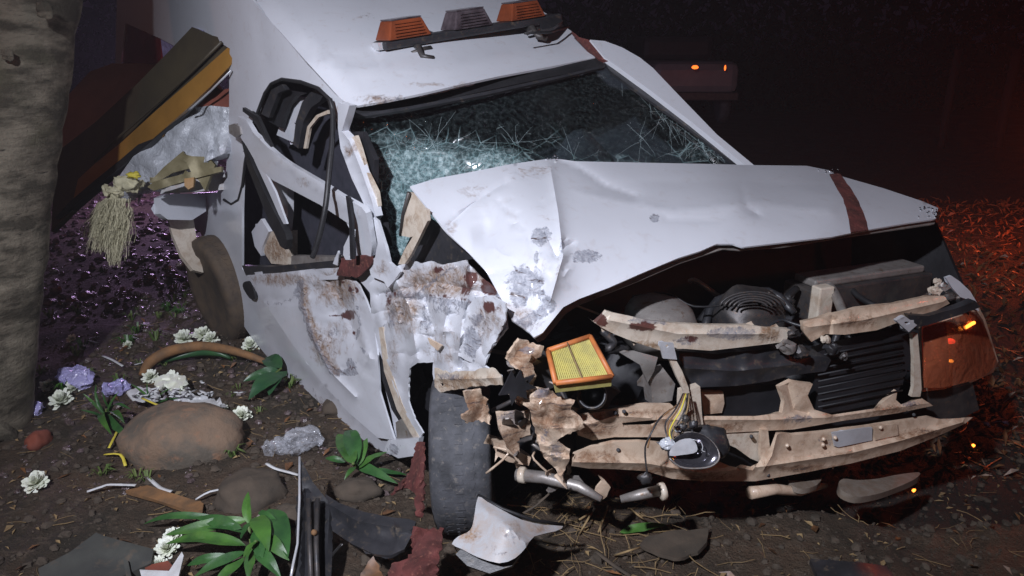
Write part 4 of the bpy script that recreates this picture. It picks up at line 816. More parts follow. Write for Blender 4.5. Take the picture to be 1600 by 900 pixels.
# far headlight
hl = bpy.data.objects.new('headlight', None); COL.objects.link(hl); hl.parent = van
hlc = [(1440, 510, 2.78), (1530, 484, 2.92), (1557, 565, 2.98), (1442, 605, 2.72), (1500, 540, 2.78), (1545, 530, 2.97)]
sheet('lens', [(1442, 512), (1480, 500), (1526, 486), (1536, 500), (1546, 530), (1557, 562), (1552, 575), (1535, 590), (1500, 600), (1470, 606), (1445, 606)], 'lamp_lens', hl, ctrl=hlc, step=8, thick=.004, cr=.003)
sheet('clear_section', [(1443, 513), (1478, 502), (1482, 540), (1484, 603), (1470, 606), (1445, 606)], 'smoked_lens', hl, ctrl=[(c[0], c[1], c[2] + .015) for c in hlc], step=8, thick=.004)
sheet('housing', [(1440, 508), (1480, 496), (1530, 480), (1540, 500), (1560, 565), (1552, 582), (1500, 606), (1442, 612)], 'tan_metal', hl, ctrl=[(c[0], c[1], c[2] + .10) for c in hlc], step=12, thick=.02)
for (u, v, r_, m_) in ((1485, 533, .014, 'red_glow'), (1486, 564, .008, 'amber_glow')):  # emissive spots painting red and amber reflections in the lens
    mk('reflection_glow', *blobvf(P(u, v, 2.80), (r_ * 1.2, r_, r_ * .7), .1, 1.5, 1, 12, 8), m_, hl)
tube('reflection_streak', [P(1508, 512, 2.84), P(1522, 504, 2.87)], .0065, 'amber_glow', hl, 6)  # emissive streak painting an amber reflection
fs('headlight_top_trim', [(1418, 492), (1450, 494), (1500, 480), (1524, 470), (1532, 480), (1500, 492), (1450, 508), (1430, 512)], 'black_plastic', -.03, .03)
fs('white_clip', [(1400, 501), (1414, 494), (1433, 508), (1420, 519)], 'white_plate', -.07, .014, step=4, cr=0, holes=[[(1413, 503), (1420, 502), (1422, 506), (1416, 508)]])
fs('far_fender_edge', [(1478, 434), (1487, 431), (1500, 440), (1516, 455), (1526, 472), (1530, 486), (1524, 486), (1518, 470), (1500, 464), (1488, 450)], 'white_paint', .06, .01, cr=.003)
for i, (u, v, r_) in enumerate(((1460, 455, .03), (1474, 448, .028), (1484, 462, .03), (1470, 470, .025), (1495, 462, .022), (1452, 462, .02), (1464, 440, .02))):
    mk('headlight_mount_piece', *crumple(P(u, v, 3.0), (r_ * .8, r_ * .5, r_ * .6), i + 13, .9, 16, 10), ('cream_metal', 'grey_metal', 'dark_metal')[i % 3], van, sharp=30)
fs('far_side_panel', [(1440, 615), (1520, 600), (1530, 640), (1500, 655), (1450, 660)], 'dark_metal', .10, .03)
# steering rods below the beam
tube('tie_rod', line3([(808, 742, 2.50), (850, 746, 2.46), (905, 760, 2.42), (940, 780, 2.38)]), [.022, .020, .018, .010], 'grey_metal', van, 10)
lathe('rod_boot', P(816, 742, 2.49), P(850, 746, 2.46) - P(808, 742, 2.5), [(.02, -.01), (.027, -.008), (.027, .012), (.02, .014)], 'cream_metal', van, 16)
tube('lower_rod', line3([(970, 780, 2.42), (1000, 773, 2.41), (1032, 766, 2.40)]), [.012, .017, .017], 'grey_metal', van, 10)
lathe('rod_clamp', P(1034, 768, 2.40), Vector((1, .2, .1)), [(.02, -.008), (.028, -.006), (.028, .010), (.02, .012)], 'cream_metal', van, 12)
fs('hanging_bracket', [(932, 762), (940, 752), (936, 744), (945, 750), (954, 762), (948, 776), (938, 782), (930, 774)], 'tan_metal', .0, .008, step=4, cr=.008, jag=1)
fs('hanging_sheet', [(880, 742), (905, 745), (918, 762), (942, 780), (930, 784), (905, 772), (885, 756)], 'grey_metal', .02, .006, cr=.01)
tube('torn_spike', [P(868, 742, 2.28), P(886, 764, 2.26)], [.008, .001], 'tan_metal', van, 5)
sheet('bumper_fragment', [(1310, 756), (1318, 748), (1340, 750), (1370, 748), (1400, 742), (1436, 738), (1430, 748), (1400, 762), (1370, 772), (1340, 776), (1318, 768)], 'dirty_plate', van, ctrl=[(1310, 760, 2.75), (1436, 738, 2.95), (1370, 775, 2.75)], thick=.03, soft=3, step=8, creases=[([(1310, 752), (1436, 736)], .03, 8)])
sheet('bumper_fragment', [(1232, 750), (1260, 752), (1284, 746), (1276, 758), (1256, 764), (1240, 760)], 'dirty_plate', van, ctrl=[(1232, 750, 2.75), (1284, 746, 2.8), (1256, 764, 2.7)], thick=.02, soft=2, step=6)
tube('exhaust_link', line3([(1172, 770, 2.65), (1210, 764, 2.7), (1250, 768, 2.75), (1290, 758, 2.85)]), [.022, .02, .016, .01], 'tan_metal', van, 10)
# ------------------------------------------------------------------ ground
def ground_grid(xs, ys): 
    V = [(x, y, gh(x, y)) for y in ys for x in xs]; nx = len(xs)
    return V, [(j * nx + i, j * nx + i + 1, (j + 1) * nx + i + 1, (j + 1) * nx + i) for j in range(len(ys) - 1) for i in range(nx - 1)]
def axis(lo, a, b, hi, fine, k=1.22):
    l = list(np.arange(a, b, fine)); s = fine; x = l[-1]
    while x < hi: s *= k; x += s; l.append(x)
    s = fine; x = a
    while x > lo: s *= k; x -= s; l.insert(0, x)
    return l
V, F = ground_grid(axis(-600, -2.6, 3.2, 600, .022), axis(-60, 1.2, 4.6, 900, .022, 1.10))
GV = V
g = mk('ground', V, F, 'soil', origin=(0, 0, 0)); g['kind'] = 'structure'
def scatter(name, n, region, fn, m, kind='stuff', label=None, cat=None):
    mb = MB(); i = 0; tries = 0
    while i < n and tries < n * 30:
        tries += 1; x = R.uniform(region[0], region[1]); y = R.uniform(region[2], region[3])
        if len(region) > 4 and not region[4](x, y): continue
        fn(mb, x, y, gh(x, y)); i += 1
    o = mb.mk(name, m, smooth=False, origin=(0, 0, 0)); o['kind'] = kind
    if label: tag(o, label, cat)
    return o
def pebble(s0, s1):
    def f(mb, x, y, z):
        s = s0 * (s1 / s0) ** (R.random() ** 2.2); a = R.uniform(0, 3)
        mb.add(*blobvf((x, y, z + s * .25), (s, s * R.uniform(.6, 1), s * R.uniform(.4, .8)), .5, 2, R.random() * 90, 6, 4, rot=a))
    return f
def leaffn(s0, s1, lift=.5):
    def f(mb, x, y, z):
        s = R.uniform(s0, s1); a = R.uniform(0, 6.28); d = Vector((math.cos(a), math.sin(a), R.uniform(-.1, lift))); n_ = Vector((-d.y, d.x, R.uniform(-.4, .4))) * R.uniform(.25, .5)
        c = Vector((x, y, z + .004)); up = Vector((0, 0, R.uniform(.05, .3) * s))
        mb.add([c, c + d * s * .5 + n_ * s * .5 + up, c + d * s, c + d * s * .5 - n_ * s * .5 + up * .5, c + d * s * .5 - up * .2], [(0, 4, 1), (4, 2, 1), (0, 3, 4), (4, 3, 2)])
    return f
def twig(l0, l1, r_=.0018, lift=.25):
    def f(mb, x, y, z):
        L = R.uniform(l0, l1); a = R.uniform(0, 6.28); p = Vector((x, y, z + .004)); pts = [p]
        for k in range(3):
            a += R.uniform(-.4, .4); p = p + Vector((math.cos(a), math.sin(a), R.uniform(-lift * .3, lift))) * L / 3; p.z = max(p.z, gh(p.x, p.y) + .002); pts.append(p)
        mb.add(*tubevf(pts, r_ * R.uniform(.5, 1.3), 4))
    return f
near = (-2.4, 3.0, 1.9, 4.5)
scatter('soil_crumbs', 9000, near, pebble(.003, .024), 'small_stone')
scatter('gravel', 1300, (-3.0, -.4, 2.6, 6.0), pebble(.006, .03), 'wet_gravel')
scatter('far_gravel', 4200, (-5.5, -1.0, 4.6, 12.0, lambda x, y: x < -.42 * y + 1.2), pebble(.012, .05), 'wet_gravel')
scatter('dead_leaves', 1500, near, leaffn(.012, .04, .3), 'straw')
scatter('brown_leaf_litter', 330, near, leaffn(.02, .07, .5), 'litter')
scatter('leaf_litter', 16000, (1.5, 11, 3.0, 8.2, lambda x, y: x > 1.2 + .18 * y), leaffn(.02, .08, 1.1), 'litter')
scatter('litter_twigs', 1500, (1.5, 11, 3.0, 8.2, lambda x, y: x > 1.2 + .18 * y), twig(.05, .25, .003, .3), 'litter')
scatter('dry_grass', 800, near, twig(.03, .11, .0012), 'straw')
scatter('straw_bundle', 160, (.05, .75, 1.85, 2.75), twig(.05, .17, .0015, .5), 'straw')
def tuft(mb, x, y, z, s=.09, n_=14):
    for k in range(n_):
        a = R.uniform(0, 6.28); b = R.uniform(.4, 1.1); d = Vector((math.cos(a), math.sin(a), 0)); p = Vector((x, y, z)) + d * .01
        w_ = Vector((-d.y, d.x, 0)) * s * .06; q = p + d * s * b * .4 + Vector((0, 0, s * .6)); r = p + d * s * b + Vector((0, 0, s * .45))
        mb.add([p - w_, p + w_, q + w_, q - w_, r], [(0, 1, 2, 3), (3, 2, 4)])
scatter('low_weeds', 120, (-3.2, -.9, 2.6, 6.0), lambda mb, x, y, z: tuft(mb, x, y, z, R.uniform(.03, .09), 9), 'grass_green')
def at_tufts(pts, s, n_, nmx, m='grass_green'):
    mb = MB()
    for (u, v) in pts: q = G(u, v); tuft(mb, q.x, q.y, q.z, s, n_)
    return mb
# ------------------------------------------------------------------ tree trunk
tb = G(15, 700)
tree = thing('tree', (tb.x - .12, tb.y, 0), 'tree with pale lichened bark at the left edge of the photo', 'tree')
cx = [(-66, 760, 3.45), (-62, 690, 3.5), (-54, 600, 3.5), (-40, 450, 3.5), (-22, 300, 3.5), (0, 150, 3.5), (24, 0, 3.5), (38, -160, 3.5), (54, -330, 3.5)]
pts = [P(*c) for c in cx]; pts[0].z = -.1
pts = [Vector(p) for p in curve([tuple(p) for p in pts], 10, False)]
rad = list(np.interp(np.linspace(0, 1, len(pts)), [0, .08, .2, .5, 1], [.31, .29, .27, .265, .25]))
V, F = tubevf(pts, rad, 56)
c0 = pts
V2 = []
for i, p in enumerate(V):
    c = pts[i // 56]; r = (p - c); k = noise.noise(p * Vector((4, 4, 9)) if False else Vector((p.x * 4, p.y * 4, p.z * 9))) * .018 + abs(noise.noise(Vector((p.x * 14, p.y * 14, p.z * 40)))) * .008
    V2.append(p + r.normalized() * k)
mk('trunk', V2, F, 'bark', tree)
for (u, v, d, s) in ((70, 15, 3.27, .035), (12, 85, 3.25, .025)): mk('bark_knot', *blobvf(P(u, v, d), (s, s * .6, s), .4, 2, 4), 'bark', tree)
cr_ = MB()
for k in range(900):
    a = R.uniform(0, 6.28); q = pts[-1] + Vector((math.cos(a) * R.uniform(.2, 1.7), math.sin(a) * R.uniform(.2, 1.7), R.uniform(.9, 2.6)))
    d = Vector((R.uniform(-1, 1), R.uniform(-1, 1), R.uniform(-1, .4))) * .09; n_ = d.cross(Vector((0, 0, 1))).normalized() * .03
    cr_.add([q, q + d * .5 + n_, q + d, q + d * .5 - n_], [(0, 1, 2, 3)])
cr_.mk('crown', 'leaf_dark', tree, smooth=False)['kind'] = 'stuff'
top = pts[-1]
for k in range(5): tube('limb', [top - Vector((0, 0, .15)), top + Vector((math.cos(k * 1.3) * .5, math.sin(k * 1.3) * .5, .8)), top + Vector((math.cos(k * 1.3) * 1.2, math.sin(k * 1.3) * 1.2, 1.9))], [.2, .09, .03], 'bark', tree, 10, k=4)
# ------------------------------------------------------------------ torn board, sheet, load by the tree
bd = thing('slanted_beam', (-1.9, 3.9, 0), 'long dark bronze and gold box-section panel leaning between the tree and the van side', 'panel')
sheet('dark_face', [(300, 42), (330, 55), (350, 60), (358, 74), (300, 130), (240, 185), (180, 235), (140, 275), (112, 330), (80, 362), (86, 240), (150, 190), (215, 130), (262, 82)], 'bronze_board', bd, ctrl=[(300, 42, 4.0), (358, 74, 3.80), (80, 362, 4.65), (86, 240, 4.8), (180, 235, 4.42)], thick=.03, step=12)
sheet('gold_face', [(358, 72), (363, 82), (362, 100), (330, 134), (290, 172), (240, 216), (190, 258), (150, 290), (118, 318), (112, 322), (122, 280), (150, 254), (190, 222), (240, 176), (300, 124), (345, 84)], 'gold_board', bd, ctrl=[(358, 72, 3.78), (362, 100, 3.78), (240, 216, 4.18), (112, 322, 4.6), (150, 254, 4.46), (240, 176, 4.16)], thick=.03, step=9, creases=[([(112, 300), (190, 240), (300, 150), (362, 90)], -.02, 9)])
sheet('lower_rail', [(362, 100), (362, 112), (330, 145), (290, 182), (240, 228), (190, 270), (140, 314), (98, 350), (86, 352), (112, 324), (150, 292), (190, 260), (240, 218), (290, 174), (330, 136)], 'rubber_seal', bd, ctrl=[(362, 100, 3.80), (240, 222, 4.2), (86, 352, 4.66)], thick=.04, step=9)
tube('bright_edge', line3([(361, 110, 3.76), (330, 141, 3.87), (300, 168, 3.96), (294, 172, 3.98)]), .005, 'white_plate', bd, 6)
tube('divider', line3([(346, 66, 3.80), (300, 112, 3.95), (240, 166, 4.15), (185, 215, 4.31), (148, 252, 4.44)]), .008, 'bronze_board', bd, 6)
sh = sheet('plastic_sheet', [(95, 235), (92, 200), (105, 150), (140, 112), (175, 99), (260, 99), (300, 110), (340, 130), (358, 150), (340, 170), (250, 200), (100, 240)], 'pink_sheet', None, ctrl=[(95, 235, 4.9), (105, 150, 5.0), (175, 99, 5.1), (260, 99, 5.0), (358, 150, 4.7), (250, 200, 4.6)], thick=.01, step=10, cr=.02, cf=4)
tag(sh, 'dull pinkish brown sheet bulging behind the slanted gold panel', 'sheet')
sh = sheet('wrapped_load', [(360, 168), (330, 165), (290, 170), (250, 200), (215, 235), (190, 270), (170, 300), (215, 302), (240, 295), (300, 262), (350, 240), (360, 210)], 'silver_wrap', None, ctrl=[(360, 168, 3.97), (250, 200, 4.20), (190, 270, 4.34), (360, 240, 3.95), (280, 260, 4.1)], thick=.08, step=6, cr=.035, cf=6)
tag(sh, 'bundle in crumpled silvery plastic spilling from the open van side', 'bundle')
sh = sheet('brown_carton', [(340, 142), (359, 138), (359, 168), (300, 166), (290, 160)], 'red_stone', None, ctrl=[(340, 142, 4.0), (359, 168, 4.0), (300, 166, 4.08)], thick=.1, step=8, cr=.01); tag(sh, 'reddish brown scrap of carton above the silvery bundle', 'scrap')
bk = thing('bent_bracket', tuple(G(300, 300) * 1), 'bent olive metal bracket sticking out beside the van body', 'bracket')
for (n_, o_, d) in (('rail', [(230, 292), (240, 284), (300, 268), (346, 260), (346, 268), (300, 280), (240, 298)], 4.0), ('arm', [(232, 286), (255, 262), (275, 245), (286, 236), (292, 250), (300, 262), (270, 270), (245, 285)], 4.05), ('plate', [(285, 240), (300, 244), (325, 245), (336, 258), (330, 272), (320, 298), (312, 284), (300, 272)], 4.02), ('clip', [(288, 279), (303, 277), (302, 292), (294, 296), (288, 290)], 3.94)):
    sheet(n_, o_, 'olive_metal' if n_ != 'clip' else 'gold_board', bk, ctrl=[(o_[0][0], o_[0][1], d)], thick=.025, step=6, cr=.008)
sheet('lining', [(262, 275), (300, 282), (350, 266), (356, 296), (300, 300), (250, 303)], 'grey_white_paint', bk, ctrl=[(262, 275, 4.18)], thick=.01, step=8)
# hanging fibre
fb = MB(); rr2 = random.Random(3)
for (u0, v0, u1, v1, n_, sp) in ((176, 312, 156, 392, 420, 11), (188, 312, 178, 412, 330, 7), (168, 316, 146, 372, 260, 9), (196, 325, 192, 385, 150, 6)):
    for k in range(n_):
        a = rr2.gauss(0, sp); d = 4.1 + rr2.gauss(0, .04); e = rr2.uniform(.5, 1.05); ww = rr2.uniform(0, 6); wa = rr2.uniform(1, 5)
        pl_ = []
        for j in range(6):
            t = j / 5 * e; pl_.append(P(u0 + (u1 - u0) * t + a * (.6 + .9 * t - .6 * t * t) + math.sin(ww + j * 1.3) * wa, v0 + (v1 - v0) * t + math.cos(ww * 2 + j) * wa * .6, d + math.sin(ww + j * 1.7) * .01))
        fb.add(*tubevf(pl_, .0010, 3, False))
o = mk('hanging_fibre_tuft', *crumple(P(172, 345, 4.14), (.055, .05, .12), 3, .8), 'fibre'); tag(o, 'tuft of cream fibre stuffing hanging below the slanted panel', 'stuffing')
q = fb.mk('fibres', 'fibre', o, smooth=False); q['kind'] = 'stuff'
for nmx, (u, v, s), lb_ in (('stuffing_clump', (203, 288, .055), 'cream stuffing clump with a yellow tip above the hanging tuft'), ('stuffing_clump', (176, 300, .045), 'smaller cream stuffing clump at the lower end of the gold panel')):
    o = mk(nmx, *crumple(P(u, v, 4.1), (s * 1.2, s * .8, s * .75), u, .9), 'fibre'); tag(o, lb_, 'stuffing', 'cream stuffing clumps')
    if s > .05: mk('yellow_tip', *blobvf(P(u + 6, v - 14, 4.05), (.035, .02, .016), .6, 3, 2, 16, 10, ridge=.4), 'yellow_thing', o)
# ------------------------------------------------------------------ debris on the ground
GD = lambda h=0: (lambda u, v: (CH - h - gh(*(P(u, v, 1.7 / max(.05, -ray(u, v).z)).xy))) / max(.05, -ray(u, v).z))
stone('boulder', 289, 700, (.265, .20, .16), 'stone', 'large smooth brown boulder lying left of the van', 5, rot=-.1, amp=.16)
stone('low_stone', 395, 775, (.13, .13, .07), 'small_stone', 'dark flat stone behind the glossy leaf cluster', 8, rot=.5)
stone('red_brick_piece', 62, 692, (.045, .06, .05), 'red_stone', 'small rounded red brick lump near the tree foot', 9)
stone('grey_stone', 455, 810, (.06, .05, .04), 'small_stone', 'grey stone beside the upright black trim piece', 12)
stone('clod', 560, 770, (.09, .06, .045), 'small_stone', 'soil clod between black trim and green sprig', 15)
stone('clod', 530, 640, (.08, .07, .05), 'small_stone', 'soil clod beside the crumpled clear plastic ball', 16)
def flatpiece(name, out, m, h, th, label, cat, step=10, **k):
    o = sheet(name, out, m, None, base=GD(h), thick=th, step=step, **k); return tag(o, label, cat)
flatpiece('dark_slab', [(62, 905), (60, 888), (110, 862), (150, 832), (165, 838), (240, 858), (236, 880), (180, 905)], 'slate', .05, .03, 'dark grey flat slab at the lower left of the ground', 'slab', cr=.006)
flatpiece('grey_scrap_sheet', [(1000, 850), (1010, 838), (1060, 828), (1108, 824), (1104, 848), (1090, 862), (1060, 872), (1030, 866)], 'small_stone', .05, .012, 'crumpled grey scrap sheet in front of the bumper beams', 'scrap sheet', cr=.01, jag=2)
flatpiece('black_strip', [(1266, 873), (1340, 878), (1385, 884), (1400, 905), (1280, 905)], 'black_plastic', .04, .02, 'black plastic strip at the bottom edge of the photo', 'plastic strip', cr=.006)
flatpiece('tan_board', [(196, 766), (230, 758), (318, 786), (316, 800), (290, 796)], 'branch_bark', .03, .015, 'thin tan splinter board with grey smears below the boulder', 'board', cr=.004)
bx_ = thing('broken_box', tuple(G(255, 890)), 'broken pale box corner holding a red tile at the bottom left', 'box')
sheet('box_side', [(192, 872), (198, 905), (206, 905), (200, 876)], 'slate', bx_, base=GD(.06), thick=.01, step=8)
sheet('red_tile', [(226, 884), (262, 876), (270, 884), (262, 892), (228, 894)], 'red_stone', bx_, base=GD(.04), thick=.015, step=7)
sheet('box_rim', [(218, 890), (264, 892), (284, 862), (287, 868), (278, 905), (222, 905)], 'paper', bx_, base=GD(.06), thick=.008, step=8, cr=.004)
# arched branch
def gp(u, v, h): return G(u, v, h)
br = thing('fallen_branch', tuple(G(230, 590)), 'brown arched fallen branch beside the van door', 'branch')
tube('bark_stem', [gp(222, 586, .02), gp(235, 566, .05), gp(265, 549, .08), (gp(310, 541, .09)), gp(350, 545, .09), gp(390, 556, .07), gp(432, 572, .03)], [.018, .03, .03, .028, .024, .02, .012], 'branch_bark', br, 10, k=5)
tube('split_side', [gp(250, 566, .02), gp(300, 552, .05), gp(340, 552, .06), gp(360, 560, .03)], [.012, .022, .018, .006], 'leaf_dark', br, 8, k=4)
# leaves
def leafobj(parent, a, b, wd, curl=.2, m='leaf_green', up=None, name='leaf', fold=.12, seed=0):
    a, b = Vector(a), Vector(b); d = b - a; L = d.length; t = d.normalized(); up = Vector(up or (0, -.35, 1)).normalized()
    s = t.cross(up).normalized(); n_ = s.cross(t); V = []; F = []; N = 12
    for i in range(N + 1):
        x = i / N; ww = wd * L * (math.sin(math.pi * min(1, x ** .8)) ** .8 * .5 + .001) * (1 - .15 * x)
        c = a + d * x + n_ * (math.sin(x * math.pi) * curl * L)
        for k in (-1, -.5, 0, .5, 1):
            V.append(c + s * ww * k * (1 + .12 * noise.noise(Vector((x * 4, seed, 3)))) + n_ * (abs(k) * fold * ww + math.sin(x * 9 + seed) * abs(k) * .09 * ww + noise.noise(Vector((x * 5, k * 2, seed))) * .25 * ww))
    for i in range(N):
        for k in range(4): F.append((i * 5 + k, i * 5 + k + 1, (i + 1) * 5 + k + 1, (i + 1) * 5 + k))
    o = mk(name, V, F, m, parent, thick=.0012); return o
def sprig(name, u, v, label, leaves, m='leaf_green', h0=.03, wd=.32, mid='branch_bark'):
    c = G(u, v, h0); t = thing(name, tuple(G(u, v)), label, 'leaves')
    for i, (u0, v0, h, u1, v1, h1, w_) in enumerate(leaves):
        mm_ = m if m == 'leaf_dark' else ('leaf_green', 'leaf_mid', 'leaf_green', 'leaf_mid', 'leaf_mid')[i % 5]
        leafobj(t, gp(u0, v0, h), gp(u1, v1, h1), w_, (.06, .16, .1)[i % 3], mm_, up=(R.uniform(-.5, .5), R.uniform(-.9, 0), 1), fold=R.uniform(.05, .35), seed=i)
    tube('stem', [gp(l[0], l[1], l[2]) for l in leaves[:1]] + [gp(u, v, h0)] + [gp(leaves[-1][0], leaves[-1][1], leaves[-1][2])], .006, 'grass_green', t, 6)
    return t
sprig('leafy_sprig', 392, 850, 'large glossy green leaf cluster on the ground near the black trim', [
    (388, 812, .12, 258, 836, .10, .17), (350, 812, .05, 224, 819, .03, .09), (384, 852, .11, 258, 850, .08, .17), (378, 826, .14, 306, 808, .12, .22), (386, 832, .12, 322, 826, .12, .2),
    (390, 820, .13, 388, 768, .17, .26), (392, 815, .14, 376, 842, .14, .3), (400, 808, .14, 420, 862, .14, .34), (404, 800, .13, 432, 812, .15, .24), (402, 826, .15, 408, 880, .12, .36),
    (412, 838, .13, 452, 876, .10, .36), (420, 795, .12, 450, 872, .11, .3), (396, 856, .12, 388, 905, .08, .36), (398, 858, .12, 440, 905, .08, .3), (384, 862, .10, 302, 902, .05, .22), (382, 872, .08, 330, 918, .05, .3), (360, 868, .09, 292, 884, .05, .2), (400, 846, .16, 380, 872, .14, .4)])
sprig('leafy_sprig', 545, 700, 'dark green leaves partly under the van sill', [
    (552, 725, .10, 528, 678, .10, .26), (556, 726, .08, 545, 672, .12, .30), (560, 728, .06, 574, 684, .12, .28), (548, 722, .04, 622, 756, .05, .16), (540, 722, .04, 508, 716, .05, .3), (560, 732, .05, 606, 706, .09, .26), (565, 736, .03, 636, 742, .03, .16), (556, 730, .05, 538, 750, .04, .3)], 'leaf_mid')
sprig('leafy_sprig', 410, 600, 'dark leaves under the van door beside the arched branch', [
    (436, 578, .08, 380, 596, .04, .35), (440, 585, .08, 388, 625, .03, .42), (445, 580, .08, 420, 618, .03, .5), (440, 575, .09, 412, 560, .05, .35)], 'leaf_dark')
sprig('long_leaf_tuft', 165, 640, 'narrow strappy green leaves between the tree and the boulder', [
    (165, 650, .02, 130, 615, .12, .12), (165, 650, .02, 150, 600, .14, .10), (165, 648, .02, 195, 662, .10, .12), (160, 650, .02, 125, 640, .08, .12), (170, 648, .02, 205, 640, .12, .10), (168, 648, .02, 185, 612, .14, .1), (160, 645, .02, 210, 690, .04, .1), (165, 648, .02, 175, 680, .05, .12), (172, 640, .02, 160, 612, .12, .1)], 'leaf_green')
sprig('long_leaf_tuft', 240, 612, 'narrow green leaves stuck among the white flowers behind the boulder', [
    (240, 630, .03, 205, 600, .12, .10), (240, 630, .03, 230, 596, .14, .1), (245, 630, .03, 268, 606, .12, .1), (245, 630, .03, 280, 622, .08, .1), (238, 630, .03, 210, 618, .10, .1)], 'leaf_green')
mb = at_tufts([(262, 486), (280, 492), (215, 520), (200, 540), (130, 545), (100, 610)], .09, 16, 0); o = mb.mk('low_weeds', 'leaf_green', smooth=False, origin=(0, 0, 0)); o['kind'] = 'stuff'
o = leafobj(None, gp(968, 832, .02), gp(1042, 820, .04), .22, .06); tag(o, 'long green leaf lying in the straw below the bumper beams', 'leaf'); o.name = 'green_leaf'
# flowers
def flower(u, v, s, label, m='petal', tilt=(0, -.5, 1), crush=0, group='white funeral flowers strewn on the ground'):
    c = G(u, v, s * .35); t = thing('flower_head', tuple(G(u, v)), label, 'flower', group)
    ax_ = Vector(tilt).normalized(); a = ax_.cross(Vector((1, 0, 0))).normalized(); b_ = ax_.cross(a); mb = MB(); r2 = random.Random(int(u * 7 + v))
    for ring, (n_, el, ln) in enumerate(((16, .05, 1), (16, .35, .95), (14, .7, .85), (12, 1.05, .75), (8, 1.35, .65))):
        for k in range(n_):
            th = 6.283 * (k + r2.random() * .6) / n_; e = el + r2.uniform(-.25, .25) * (1 + crush); L_ = s * ln * r2.uniform(.75, 1.1)
            d = (a * math.cos(th) + b_ * math.sin(th)) * math.cos(e) + ax_ * math.sin(e); w_ = (ax_.cross(d)).normalized() * s * .19; uu = ax_ * s * .12
            mb.add([c, c + d * L_ * .45 + w_ + uu * .5, c + d * L_ * .9 + w_ * .8 + uu, c + d * L_ + uu * 1.2, c + d * L_ * .9 - w_ * .8 + uu, c + d * L_ * .45 - w_ + uu * .5], [(0, 1, 2, 3), (0, 3, 4, 5)])
    mb.mk('petals', m, t, smooth=False)['kind'] = 'stuff'
    mk('flower_base', *blobvf(c - ax_ * s * .15, (s * .4,) * 3, .2, 2, 2, 10, 8), 'grass_green', t)
FL = [(58, 755, .055, 'white flower lying alone on bare soil at far left'), (97, 626, .06, 'cream flower between the tree foot and strappy leaves'), (118, 606, .045, 'small cream flower against the violet plastic ball'), (268, 598, .06, 'white flower at the top of the heap behind the boulder'), (236, 590, .045, 'white flower left in the heap behind the boulder'), (288, 622, .05, 'white flower right in the heap behind the boulder'), (378, 650, .05, 'white flower beside the right end of the boulder'), (348, 640, .028, 'small yellowish bud above the boulder edge'), (288, 530, .06, 'white blossom touching the arched branch, left one'), (318, 524, .06, 'white blossom touching the arched branch, middle one'), (330, 530, .05, 'pale green blossom beside the rear wheel'), (392, 540, .055, 'pale green blossom under the van sill'), (262, 858, .045, 'cream flower head left of the glossy leaf cluster'), (270, 838, .035, 'small white flower just above the cream one by the leaf cluster'), (248, 882, .03, 'small yellow flower beside the broken box'), (112, 530, .03, 'tiny pale flower behind the tree foot'), (200, 540, .03, 'tiny white flower in the weeds behind the branch'), (75, 604, .04, 'greyish flower close to the tree trunk')]
for (u, v, s, l_) in FL: flower(u, v, s, l_, crush=1)
# plastic balls
for (u, v, s, m_, l_, nme) in ((468, 690, .085, 'clear_wrap', 'crumpled clear plastic ball on soil below the van door', 'plastic_wrap'), (430, 700, .05, 'clear_wrap', 'smaller scrap of clear plastic left of the crumpled ball', 'plastic_wrap'), (120, 592, .08, 'violet_wrap', 'violet tinted crumpled cellophane near the tree', 'cellophane'), (180, 606, .055, 'violet_wrap', 'flatter greyish violet cellophane behind the strappy leaves', 'cellophane'), (48, 640, .05, 'violet_wrap', 'dark violet cellophane touching the tree foot', 'cellophane')):
    o = mk(nme, *crumple(G(u, v, s * .5), (s * 1.0, s * .8, s * .6), u, .9, 44, 28), m_, sharp=22); tag(o, l_, 'plastic wrap')
# paper strips / wires
def ribbon(pts, m, wd, label, cat, nme='paper_strip'):
    o = tube(nme, [gp(*p) for p in pts], wd, m, None, 6, k=3, sq=(1, .35)); tag(o, label, cat)
ribbon([(136, 768, .02), (160, 760, .03), (172, 757, .03), (212, 758, .03)], 'paper', .008, 'white torn paper strip left below the boulder', 'paper strip')
ribbon([(232, 746, .02), (250, 762, .02), (268, 768, .02)], 'paper', .009, 'white strip end on the tan board', 'paper strip')
ribbon([(306, 780, .02), (328, 768, .04), (358, 763, .03)], 'paper', .007, 'curved white strip right of the tan board', 'paper strip')
ribbon([(416, 724, .03), (430, 732, .03), (452, 738, .03), (466, 742, .02)], 'paper', .008, 'white cord end left of the black trim', 'cord')
ribbon([(160, 556, .02), (175, 562, .03), (192, 572, .02)], 'paper', .008, 'white strip on dark soil behind the cellophane', 'paper strip')
ribbon([(210, 570, .02), (240, 562, .02), (262, 558, .03)], 'paper', .004, 'thin white wire along the arched branch', 'wire', 'wire')
ribbon([(502, 886, .02), (518, 868, .04), (534, 850, .05)], 'paper', .006, 'thin white stick leaning behind the black liner', 'stick', 'white_stick')
ribbon([(932, 862, .03), (955, 880, .03), (985, 900, .02)], 'small_stone', .009, 'grey stick in the soil at the bottom centre', 'stick', 'stick')
ribbon([(163, 710, .02), (188, 710, .03), (196, 728, .02)], 'yellow_thing', .007, 'yellow strap at the left edge of the boulder', 'strap', 'strap')
ribbon([(186, 668, .03), (175, 690, .03), (170, 700, .02)], 'yellow_thing', .006, 'yellow strap scrap above the other strap', 'strap', 'strap')
ribbon([(222, 622, .10), (240, 630, .10), (250, 634, .10)], 'yellow_thing', .007, 'yellow strap on top of the boulder', 'strap', 'strap')
